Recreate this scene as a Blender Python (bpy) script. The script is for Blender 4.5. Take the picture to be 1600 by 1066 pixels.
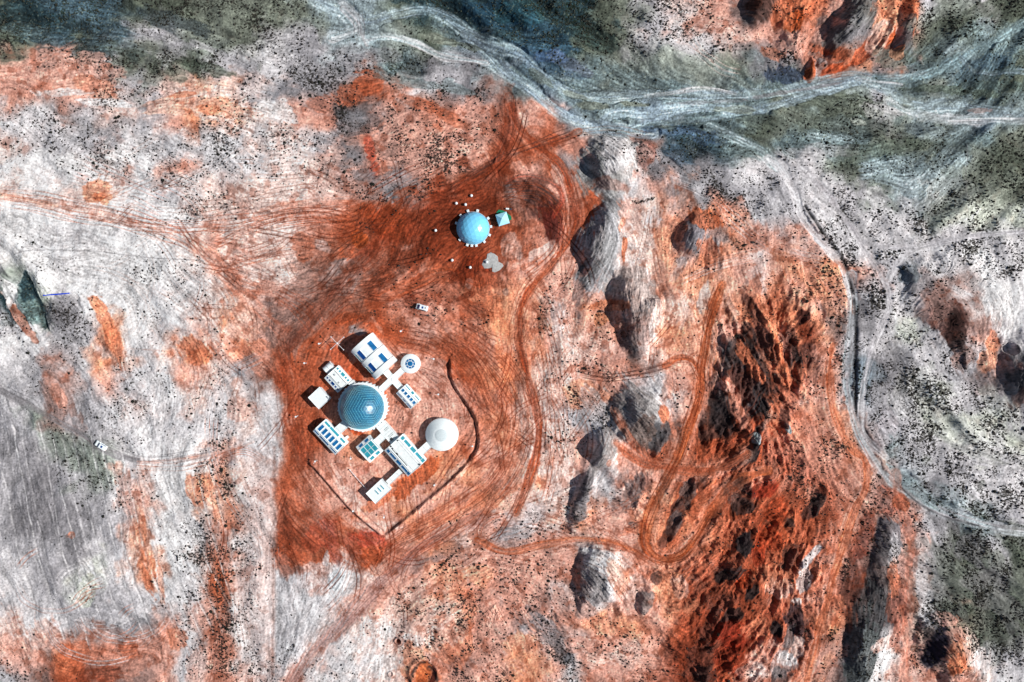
import bpy, math, random
import numpy as np, time
T0 = time.time()
for _o in list(bpy.data.objects): bpy.data.objects.remove(_o)
SC = bpy.context.scene; COL = SC.collection
S = 0.25                      # metres per photograph pixel on the ground
H = 300.0                     # drone height
# ------------------------------------------------------------ camera, sky, sun
cam = bpy.data.cameras.new('camera'); co = bpy.data.objects.new('camera', cam); COL.objects.link(co)
co.location = (0, 0, H); cam.sensor_width = 36.0
cam.lens = 36.0 * H / (1600 * S); cam.clip_start = 1; cam.clip_end = 20000
SC.camera = co
SUN_EL = math.radians(41); SUN_AZ = math.radians(-6)      # direction towards the sun, from +X counter-clockwise
w = bpy.data.worlds.new('World'); SC.world = w; w.use_nodes = True
sky = w.node_tree.nodes.new('ShaderNodeTexSky'); sky.sky_type = 'NISHITA'; sky.sun_disc = False
sky.sun_elevation = SUN_EL; sky.sun_rotation = math.radians(90) - SUN_AZ
bg = w.node_tree.nodes['Background']; bg.inputs['Strength'].default_value = 0.05
w.node_tree.links.new(sky.outputs[0], bg.inputs[0])
sl = bpy.data.lights.new('sun', 'SUN'); sl.energy = 5.0; sl.angle = math.radians(0.5); sl.color = (1, .97, .93)
so = bpy.data.objects.new('sun', sl); COL.objects.link(so); so.location = (200, 0, 200)
so.rotation_euler = (0, math.radians(90) - SUN_EL, SUN_AZ)
SC.view_settings.view_transform = 'Standard'; SC.view_settings.look = 'None'
SC.view_settings.exposure = 0.0; SC.view_settings.gamma = 1
ILLUM = 1.15                  # what a level white surface sends back here

# ------------------------------------------------------------ canvas for the ground's pigment, painted hill shade and height
M = 130
CW, CH = 1600 + 2 * M, 1066 + 2 * M
f32 = np.float32
def taps(n, scale, off):
    t = (np.arange(n) + off) / scale; i = np.floor(t).astype(int); f = (t - i).astype(f32)
    return i, ((1 - f) ** 3 / 6, (3 * f**3 - 6 * f**2 + 4) / 6, (-3 * f**3 + 3 * f**2 + 3 * f + 1) / 6, f**3 / 6)
def noise(scale, seed, sy=None):      # smooth value noise, cubic B-spline between random lattice values
    r = np.random.RandomState(seed); ix, wx_ = taps(CW, scale, r.rand() * scale); iy, wy_ = taps(CH, sy or scale, r.rand() * scale)
    L = r.standard_normal((iy.max() + 4, ix.max() + 4)).astype(f32)
    A = sum(wy_[k][:, None] * L[iy + k] for k in range(4)); n = sum(wx_[k][None] * A[:, ix + k] for k in range(4))
    return n / n.std()
def fbm(scale, octs, seed, gain=.5):
    o = 0; a = 1; t = 0
    for k in range(octs):
        o = o + a * noise(scale, seed + k * 7); t += a * a; a *= gain; scale /= 2
    return (o / math.sqrt(t)).astype(f32)
TAB = np.random.RandomState(5).standard_normal((256, 256)).astype(f32)
def look(u, v):               # table noise at any place
    iu = np.floor(u).astype(int); iv = np.floor(v).astype(int); fu = (u - iu); fv = (v - iv)
    fu = fu * fu * (3 - 2 * fu); fv = fv * fv * (3 - 2 * fv)
    a = TAB[iv & 255, iu & 255]; b = TAB[iv & 255, (iu + 1) & 255]; c = TAB[(iv + 1) & 255, iu & 255]; d = TAB[(iv + 1) & 255, (iu + 1) & 255]
    return (a * (1 - fu) + b * fu) * (1 - fv) + (c * (1 - fu) + d * fu) * fv
PY, PX = np.mgrid[0:CH, 0:CW].astype(f32); PX -= M; PY -= M
def bil(A, x, y):             # canvas sampled at photo pixels
    x = np.clip(x + M, 0, CW - 1.001); y = np.clip(y + M, 0, CH - 1.001)
    ix = x.astype(int); iy = y.astype(int); fx = x - ix; fy = y - iy
    if A.ndim == 3: fx = fx[..., None]; fy = fy[..., None]
    return (A[iy, ix] * (1 - fx) + A[iy, ix + 1] * fx) * (1 - fy) + (A[iy + 1, ix] * (1 - fx) + A[iy + 1, ix + 1] * fx) * fy

PAL = dict(W=(230,227,226), w=(209,205,206), g=(174,171,174), d=(130,127,130), K=(84,83,86), k=(36,35,38),
 p=(238,208,198), P=(224,166,148), s=(190,128,108), o=(228,150,116), O=(210,120,86), r=(168,86,58), R=(130,62,42), m=(86,56,50),
 b=(128,143,154), B=(72,92,102), n=(48,68,74), t=(160,176,180), T=(122,140,142), G=(92,99,87), E=(120,126,114), e=(142,149,140),
 y=(214,219,204), u=(146,116,108))
CMAP = """GnBBBGGEEEEEtttGnnnnnnnGEgpPPKOOPKoOgewG
GGbGEggeeEwggtteGTbBBnGGEgwwpPPsKdPsEGTT
PPsPgEEGggwggggTdgdtbBbTeeeeEddsrodTTtTG
PsPPpgPooggddurswdduTbTTetTtTTTttttTeTEG
wwugpgPoopWPsKdPsrPsPPbtTbTTTGEGGegettbt
pggggWwgwwwwgusPPPPsrrsPPuBBTeTTtTEGETTE
WWwwPwPPwwwpPdsuPPPrPrdwPdddgwwweGTTeeEG
pWppPwgwpppppPudurRumPrKwPdgdggwwgeteEEE
WWWWwWwppPPPsrrRRRrrsRrdpwPdOwgwwwwweyyy
WWwwWWWpPPpsrsRrurrrsPrdpwPdoPPPgwwwwwgw
eWwWWWWpPPPprsssrrrgPPPdWpPoPwoPoPggwwWw
nyWWWWwwprsusurssrrooPPPuWppooOoPdwwuuWW
wgdgoWwwPosururssrPOoPPouWooPOoRodwyguuw
WWgwowpOPOussrrPPsrPOPpPKpooKmOmPgwwwgPw
wgswPgWPpgurrrrsPsrooPPPsuPOKKomobdgwguK
wgugwpwpwpwsrrrsPPrspPuodWPrKKmPpbdgywgd
geugwwwwwpwrrrrrssropPggKKrsKKosoggwyyyg
ggeewwwWPwwrrrOrOorOpPPgPrrrRRssPoTggwwy
gdgewPWWopwsOsssOOoooPPdPPrsrrsssPutdgww
gddgwPWWoWprOPooPoPoPpdwPorOrRssRsPudtww
gddggPWwsWprsrPPooPPgPoPPooOsROrssuPgdTg
wgdwgoWWswwsrrrPuuPusPwWPOOsrmOPsudPgGgG
wggywoWwrPwgPWpPPoPPPPsWpPosmRoPPmuPgGdG
wwgggwwwsWWwwwPPoossPuwwPPoRRRPpruKPgGGG
pWwggdPwsWWwwsPpPPsPgPsoosrRROsmomKPPPGG
PPrrsPPwswWgPwwpPsuPoggPPPRRrPpPudWPdowg
gurRuuPwsPwPwwppOPPPoPwsPsRRrpwouKWPPPpw""".split()  # charcoal cells among the hills hold some hillside shade in their colour
DMAP = """7776668777772000677777877787334323346778
8866444566552323324456677777432234278755
2225888875555666555524443312267323365434
1212552225467623566412222221121112123434
5575432244222855433311133333344555553111
4666433465555667886310044445543445676435
3124645345445637873120011445333357543466
1001023664222567731101100137886455534777
1000113663121121111112101034456587678776
0311220110131011111111001033435576676588
1320163410121024221001220112225388845888
4203131461111113552215211101333468865320
6687104421111152133407352112333457855200
1465330222111100012502243212223347787641
1313333042110000012113643122224248889751
1212452142000100100011431122223457899883
1332562252000002100013863112225535889998
0266322160100000002123422221127655799988
0056431062100110000222231122238723688889
0005532472200001003312432222336554577788
0020103664200000112354441332332245558877
1010102775300000033434231233333345548987
1111103474200001254545522222223346446888
1112003675110003565674422222223345437899
0101112575120023566546543322222445335699
3100001375251212467515645654332255454448
6210011386663421266713634554343345455357""".split()
SITE = {8:"pPPsrRRRRr",9:"ppsrRRRrRr",10:"PpsrussrrP",11:"PPuursRsro",12:"usurrrPPso",13:"urrssPPsrP",14:"urrrrsPPro",15:"wrrsssPPss",16:"wrrssssPso",17:"wrrsosPorP",18:"wrsPPPPooP",19:"srsPPoPPPo",20:"srmrPPooPP",21:"rrrrrPuuPu"}
for k_, r_s in SITE.items(): CMAP[k_] = CMAP[k_][:10] + r_s + CMAP[k_][20:]
NR, NC = len(CMAP), 40
assert all(len(r) == 40 for r in CMAP), [len(r) for r in CMAP]
assert all(len(r) == 40 for r in DMAP), [len(r) for r in DMAP]
cm = np.array([[PAL[c] for c in r] for r in CMAP], f32) / 255
dm = np.array([[int(c) for c in r] for r in DMAP], f32) / 9
def cells(A, wx, wy, sharp=1.0):
    u = np.clip((PX + wx) / 40 - .5, 0, NC - 1.001); v = np.clip((PY + wy) / 40 - .5, 0, NR - 1.001)
    i = u.astype(int); j = v.astype(int); fu = u - i; fv = v - j
    def sm(f):
        f = np.clip((f - .5) * sharp + .5, 0, 1); return f * f * (3 - 2 * f)
    fu = sm(fu); fv = sm(fv)
    if A.ndim == 3: fu = fu[..., None]; fv = fv[..., None]
    return (A[j, i] * (1 - fu) + A[j, i + 1] * fu) * (1 - fv) + (A[j + 1, i] * (1 - fu) + A[j + 1, i + 1] * fu) * fv

# direction in which the ground's streaks run: x, y, degrees (y down)
ANG = [(100,30,20),(300,60,15),(500,80,30),(700,110,15),(800,60,20),(950,100,20),(1150,150,0),(1100,200,10),(1300,20,-60),(1330,60,-55),
(1450,60,-35),(1550,80,-35),(1450,180,8),(1300,240,10),(1500,280,-40),(1250,320,55),(1330,350,50),(1300,600,90),(1340,600,90),(1450,620,45),
(1500,700,40),(1420,760,40),(1550,780,35),(1500,900,45),(1430,900,70),(1350,950,100),(1280,950,105),(1150,950,-50),(1150,800,-50),(1200,600,70),
(1100,620,100),(1000,640,60),(930,380,95),(950,260,60),(880,310,90),(850,340,60),(700,300,-35),(600,430,-40),(500,500,-45),(430,600,80),
(480,800,60),(560,860,45),(620,900,-50),(500,960,-60),(540,920,-55),(700,840,-35),(780,620,75),(730,560,55),(750,700,120),(650,520,20),
(850,550,90),(870,700,100),(900,820,0),(850,850,-5),(930,910,70),(1000,1000,20),(850,980,50),(700,950,-40),(700,1020,60),(100,330,12),
(200,360,12),(330,400,40),(60,150,5),(200,150,0),(350,170,10),(100,100,-20),(80,250,10),(250,240,20),(300,500,60),(150,520,60),(50,560,70),
(30,620,32),(80,660,60),(60,760,75),(120,850,75),(200,850,75),(250,780,70),(320,650,100),(330,800,65),(330,900,88),(280,1000,90),(200,960,20),
(100,1040,30),(200,1020,0),(450,340,-5),(450,400,0),(400,900,90),(1050,450,-80),(1200,450,60),(1250,420,60),(1400,460,100),(1450,480,50),
(1560,480,75),(1560,620,50),(1580,600,60),(1350,130,-8),(1200,100,60)]
gy, gx = np.mgrid[0:CH:16, 0:CW:16].astype(f32); gx -= M; gy -= M
ca = 0; sa = 0
for x, y, a in ANG:
    wgt = 1 / ((gx - x) ** 2 + (gy - y) ** 2 + 400) ** 1.3
    ca = ca + wgt * math.cos(2 * math.radians(a)); sa = sa + wgt * math.sin(2 * math.radians(a))
r_ = np.hypot(ca, sa); ca /= r_; sa /= r_
def up16(A): 
    u = (PX + M) / 16; v = (PY + M) / 16; u = np.clip(u, 0, A.shape[1] - 1.001); v = np.clip(v, 0, A.shape[0] - 1.001)
    i = u.astype(int); j = v.astype(int); a = u - i; b = v - j
    return (A[j, i] * (1 - a) + A[j, i + 1] * a) * (1 - b) + (A[j + 1, i] * (1 - a) + A[j + 1, i + 1] * a) * b
C2 = up16(ca); S2 = up16(sa)
ang = .5 * np.arctan2(S2, C2) + .30 * fbm(50, 3, 900)
DX = np.cos(ang); DY = np.sin(ang)
def lic(src, n, step):
    acc = src.copy(); tot = 1.0
    for sgn in (1, -1):
        x = PX + M; y = PY + M; dx = DX * sgn; dy = DY * sgn
        for k in range(n):
            x = x + dx * step; y = y + dy * step
            ix = np.clip(x, 0, CW - 1).astype(int); iy = np.clip(y, 0, CH - 1).astype(int)
            nx = DX[iy, ix]; ny = DY[iy, ix]; f = np.where(nx * dx + ny * dy < 0, -1, 1); dx = nx * f; dy = ny * f
            acc += src[iy, ix]; tot += 1
    acc /= tot; acc -= acc.mean(); return (acc / acc.std()).astype(f32)
L1 = lic(noise(1.2, 41), 5, 1.2)        # fine scratches
L2 = lic(noise(2.4, 42), 8, 1.8)       # tracks, gullies
L3 = lic(noise(8.0, 43), 7, 4)        # broad bands

wx = 9 * fbm(50, 4, 11) + 1.5 * L3 * DY; wy = 9 * fbm(50, 4, 21) - 1.5 * L3 * DX
rgb = cells(cm, wx, wy, 1.0)
n5 = fbm(20, 4, 31)
rgb2 = cells(cm, wx + 14 * n5, wy - 14 * fbm(20, 4, 35), 1.35)
rgb = rgb * .5 + rgb2 * .5
den = cells(dm, wx, wy, 1.2)

# ------------------------------------------------------------ strokes
def catmull(pts, step=7):
    P = [np.array(p, float) for p in pts]
    if len(P) == 2: 
        n = max(2, int(np.hypot(*(P[1] - P[0])) / step)); return [P[0] + (P[1] - P[0]) * k / n for k in range(n + 1)]
    P = [2 * P[0] - P[1]] + P + [2 * P[-1] - P[-2]]; out = []
    for i in range(1, len(P) - 2):
        n = max(2, int(np.hypot(*(P[i + 1] - P[i])) / step))
        for k in range(n):
            t = k / n
            out.append(.5 * (2 * P[i] + (P[i + 1] - P[i - 1]) * t + (2 * P[i - 1] - 5 * P[i] + 4 * P[i + 1] - P[i + 2]) * t * t + (3 * P[i] - P[i - 1] - 3 * P[i + 1] + P[i + 2]) * t**3))
    out.append(P[-2]); return out
def field(pts, reach):        # window, distance, signed side (right of a downward line is +), length along
    q = catmull(pts); xs = [p[0] for p in q]; ys = [p[1] for p in q]
    x0 = int(max(0, min(xs) - reach + M)); x1 = int(min(CW, max(xs) + reach + M + 1)); y0 = int(max(0, min(ys) - reach + M)); y1 = int(min(CH, max(ys) + reach + M + 1))
    if x1 <= x0 + 1 or y1 <= y0 + 1: return None
    D = np.full((y1 - y0, x1 - x0), 1e9, f32); T = np.zeros_like(D); Sx = np.zeros_like(D); s = 0
    for a, b in zip(q[:-1], q[1:]):
        d = b - a; L = math.hypot(*d)
        if L < 1e-6: continue
        d = d / L
        u0 = int(max(x0, min(a[0], b[0]) - reach + M)); u1 = int(min(x1, max(a[0], b[0]) + reach + M + 1)); v0 = int(max(y0, min(a[1], b[1]) - reach + M)); v1 = int(min(y1, max(a[1], b[1]) + reach + M + 1))
        if u1 > u0 and v1 > v0:
            X = PX[v0:v1, u0:u1] - a[0]; Y = PY[v0:v1, u0:u1] - a[1]
            al = X * d[0] + Y * d[1]; tt = d[1] * X - d[0] * Y; c = np.clip(al, 0, L)
            dd = np.hypot(tt, al - c); sub = (slice(v0 - y0, v1 - y0), slice(u0 - x0, u1 - x0)); m = dd < D[sub]
            D[sub][m] = dd[m]; T[sub][m] = np.where(tt[m] < 0, -dd[m], dd[m]); Sx[sub][m] = (s + c)[m]
        s += L
    return (slice(y0, y1), slice(x0, x1)), D, T, Sx, s
def col(c): return np.array(PAL[c] if isinstance(c, str) else c, f32) / 255
MASK = {'dirt_road': np.zeros((CH, CW), f32), 'dry_riverbed': np.zeros((CH, CW), f32), 'hills': np.zeros((CH, CW), f32)}
HGT = np.zeros((CH, CW), f32)
def stroke(pts, wd, c, a=.8, c2=None, soft=.45, streak=.10, kind=None, clear=.0, taper=0, seed=0, dig=0):
    F = field(pts, wd * 1.4 + 3)
    if F is None: return
    w_, D, T, Sx, L = F
    half = wd / 2 * (1 + .22 * look(Sx / 23 + seed, Sx * 0 + 3.3 + seed) + .12 * look(Sx / 6, T / 6 + seed))
    if taper: half = half * np.clip(np.minimum(Sx, L - Sx) / taper, .15, 1)
    m = np.clip((half - D) / (half * soft + .8) + .5, 0, 1); m = m * m * (3 - 2 * m)
    st = look(Sx / 38 + 9 * seed, T / 1.6 + seed * 3) + .6 * look(Sx / 20, T / .9 + seed)
    cc = col(c)[None, None] * np.ones(D.shape + (3,), f32)
    if c2 is not None:
        k = np.clip(.5 + .55 * look(Sx / 60 + seed, T / (wd / 6 + .8)), 0, 1)[..., None]; cc = cc * (1 - k) + col(c2) * k
    cc = cc * (1 + streak * st[..., None])
    A = (m * a * np.clip(.85 + .15 * st, 0, 1.2) * np.clip(.86 + .22 * look(Sx / 26 + seed * 5, T / 9 + seed), .35, 1))[..., None]; A = np.clip(A, 0, 1)
    rgb[w_] = rgb[w_] * (1 - A) + cc * A
    if kind: MASK[kind][w_] = np.maximum(MASK[kind][w_], m)
    if clear: den[w_] = den[w_] * (1 - clear * m)
    if dig: HGT[w_] -= dig * m
def tracks(pts, n, spread, c='R', a=.55, w1=.55, seed=0, wig=2.5):
    F = field(pts, spread + 8)
    if F is None: return
    w_, D, T, Sx, L = F; r = np.random.RandomState(seed + 77); A = np.zeros_like(D)
    for k in range(n):
        off = r.uniform(-spread, spread); ph = r.rand() * 200; fade = np.clip(.6 + .6 * look(Sx / 45 + ph, Sx * 0 + ph), 0, 1)
        wg = wig * look(Sx / 55 + ph, Sx * 0 + 7 + ph)
        for e in (-1.6, 1.6):   # the two wheels, about 1.6 m apart
            A = np.maximum(A, fade * np.exp(-((T - off - wg - e * 2) / w1) ** 2))
    A *= np.clip((L - Sx) / 12, 0, 1) * np.clip(Sx / 12, 0, 1)
    A = (A * min(.95, a * 1.45))[..., None]; rgb[w_] = rgb[w_] * (1 - A) + col(c) * A
    HGT[w_] -= .10 * A[..., 0]
def line(pts, wd, c, a=.8, dig=0):
    F = field(pts, wd + 4)
    if F is None: return
    w_, D, T, Sx, L = F; A = (np.exp(-(D / wd) ** 2) * a * np.clip(.8 + .35 * look(Sx / 9, Sx * 0), 0, 1))
    rgb[w_] = rgb[w_] * (1 - A[..., None]) + col(c) * A[..., None]
    if dig: HGT[w_] -= dig * A
WN = fbm(14, 4, 61); WN2 = fbm(34, 3, 63)
def patch(cx, cy, rx, ry, rot, c, a=.8, rough=.3, soft=.35, dens=None):
    R = max(rx, ry) * 1.6 + 6; x0 = int(max(0, cx - R + M)); x1 = int(min(CW, cx + R + M)); y0 = int(max(0, cy - R + M)); y1 = int(min(CH, cy + R + M))
    if x1 <= x0 or y1 <= y0: return
    w_ = (slice(y0, y1), slice(x0, x1)); X = PX[w_] - cx; Y = PY[w_] - cy; t = math.radians(rot)
    u = (X * math.cos(t) + Y * math.sin(t)) / rx; v = (-X * math.sin(t) + Y * math.cos(t)) / ry
    d = np.hypot(u, v) + rough * (.6 * WN[w_] + .4 * WN2[w_]) + .10 * L2[w_]
    m = np.clip((1 - d) / soft + .5, 0, 1); m = m * m * (3 - 2 * m)
    A = (m * a)[..., None]; rgb[w_] = rgb[w_] * (1 - A) + col(c) * A * (1 + .06 * L1[w_])[..., None]
    if dens is not None: den[w_] = den[w_] * (1 - m) + dens * m
def chain(pts, wd, dens): 
    F = field(pts, wd * 2)
    if F is None: return
    w_, D, T, Sx, L = F; m = np.exp(-(D / wd) ** 2); den[w_] = np.maximum(den[w_], dens * m)
def ridge(pts, wW, wE, h, rough=.12, gul=.07, mask=True, p=1.15, ends=30):
    R = max(wW, wE) * 1.35
    F = field(pts, R)
    if F is None: return
    w_, D, T, Sx, L = F
    sd = np.clip(T / 9, -1, 1) * .5 + .5; wd = wW * (1 - sd) + wE * sd
    wd = wd * (1 + rough * WN2[w_] + .08 * WN[w_]) * np.clip(np.minimum(Sx, L - Sx) / 26 + .45, .45, 1)
    x = np.clip(1 - D / wd, 0, 1); prof = (x * x * (3 - 2 * x)) * .62 + .38 * x
    g = np.abs(look(Sx / 5.5 + 2 * look(Sx / 20, T / 20), T / 26)) * x * (1 - x) * 4
    HGT[w_] += h * .52 * (prof - gul * g) * (1 + .05 * n5[w_])
    if mask: MASK['hills'][w_] = np.maximum(MASK['hills'][w_], (x > .12) * 1.0)
def mound(cx, cy, rx, ry, rot, h, p=1.0):
    t = math.radians(rot); dx = math.cos(t); dy = math.sin(t); R = max(rx, ry) * 1.4
    x0 = int(max(0, cx - R + M)); x1 = int(min(CW, cx + R + M)); y0 = int(max(0, cy - R + M)); y1 = int(min(CH, cy + R + M))
    w_ = (slice(y0, y1), slice(x0, x1)); X = PX[w_] - cx; Y = PY[w_] - cy
    d = np.hypot((X * dx + Y * dy) / rx, (-X * dy + Y * dx) / ry) * (1 + .16 * WN2[w_] + .05 * WN[w_]) / 1.12; x = np.clip(1 - d * d, 0, 1)
    HGT[w_] += .76 * h * x ** (p + .45) * (1 + .04 * WN[w_] + .015 * L1[w_])

# --- patches of pigment, some painting light and shade on the hills (x, y, rx, ry, rot, colour, alpha); the broad soil zones first
for a in [(290,235,80,26,0,'w',.6),(160,255,70,20,5,'W',.65),(60,200,60,26,5,'w',.6),(230,285,90,20,0,'W',.5),(240,330,90,26,5,'W',.6),(450,235,60,44,10,'p',.65),(430,300,80,24,-5,'p',.6),(520,290,40,24,0,(206,166,154),.5),(650,235,80,40,15,(200,152,136),.6),(720,215,40,24,30,'P',.6),
 (700,350,100,56,-30,'R',.5),(600,400,90,40,-35,'r',.4),(405,395,60,44,0,'p',.6),(390,360,50,20,0,'p',.5),(505,475,90,50,-42,(142,100,86),.6),(450,500,40,30,-40,(136,100,90),.5),(380,500,40,50,0,'p',.5),(280,460,80,60,0,'W',.5),
 (865,600,40,120,0,'p',.6),(1500,620,90,70,30,'g',.3),(1450,300,60,30,0,'w',.4),(1540,720,60,60,30,'g',.3),(835,700,30,90,5,'p',.5),(880,760,36,50,0,'p',.5),(720,640,50,60,0,'P',.4),(620,980,110,60,-30,'p',.55),(760,980,60,70,0,'P',.5),(560,1010,60,30,-40,'W',.5),(830,870,60,20,0,'P',.5),(960,600,60,30,0,'P',.5),(1060,520,50,60,0,'P',.5),(1180,440,70,40,20,'P',.4),
 (1185,880,130,150,10,(178,92,64),.7),(1130,1000,90,80,0,(140,66,46),.5),(1210,640,80,110,0,(186,94,64),.45),(1290,600,30,80,0,'P',.5),(1300,720,50,40,0,'s',.4),(1260,690,60,40,0,'P',.4),(900,460,30,50,0,'P',.4),(1050,420,60,110,0,'o',.35),(1000,380,26,60,0,'p',.4),(840,790,50,30,0,'p',.4),(880,980,50,40,30,'P',.4),(980,1020,60,36,0,'P',.4),(700,900,60,30,-30,'P',.4),
 (830,50,90,46,10,'n',.65),(730,10,80,20,0,'n',.6),(870,105,60,20,20,(74,94,112),.55),(60,40,110,40,5,'n',.6),(170,60,60,24,10,(70,84,92),.5),(1540,110,70,34,-20,(84,104,112),.6),(1480,60,60,24,-25,'G',.4),(1560,150,60,14,0,'T',.5),(1480,900,60,90,30,(110,112,106),.5),(1560,960,60,80,40,(112,114,108),.5),
 (1420,700,40,60,30,'g',.4),(1000,120,80,24,10,(112,124,122),.6),(1300,190,90,30,0,(110,120,112),.5),
 (300,540,30,24,0,'p',.5),(190,330,40,20,0,'W',.5),(150,250,60,24,0,'W',.5),(250,250,60,30,0,'w',.5),(330,150,90,40,0,'p',.5),(400,540,30,40,0,'P',.5),(320,820,36,60,0,'w',.5),(110,620,40,40,0,'g',.4),(215,840,30,70,0,'w',.45),(40,320,60,20,5,'W',.4),(130,420,120,50,0,'W',.5),(200,560,40,30,0,'w',.4),(250,620,60,50,0,'w',.5),(250,740,40,60,0,'W',.5),(300,850,30,80,0,'W',.5),(380,940,30,90,0,'W',.45)]: patch(*a, rough=.45, soft=.7)
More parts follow.
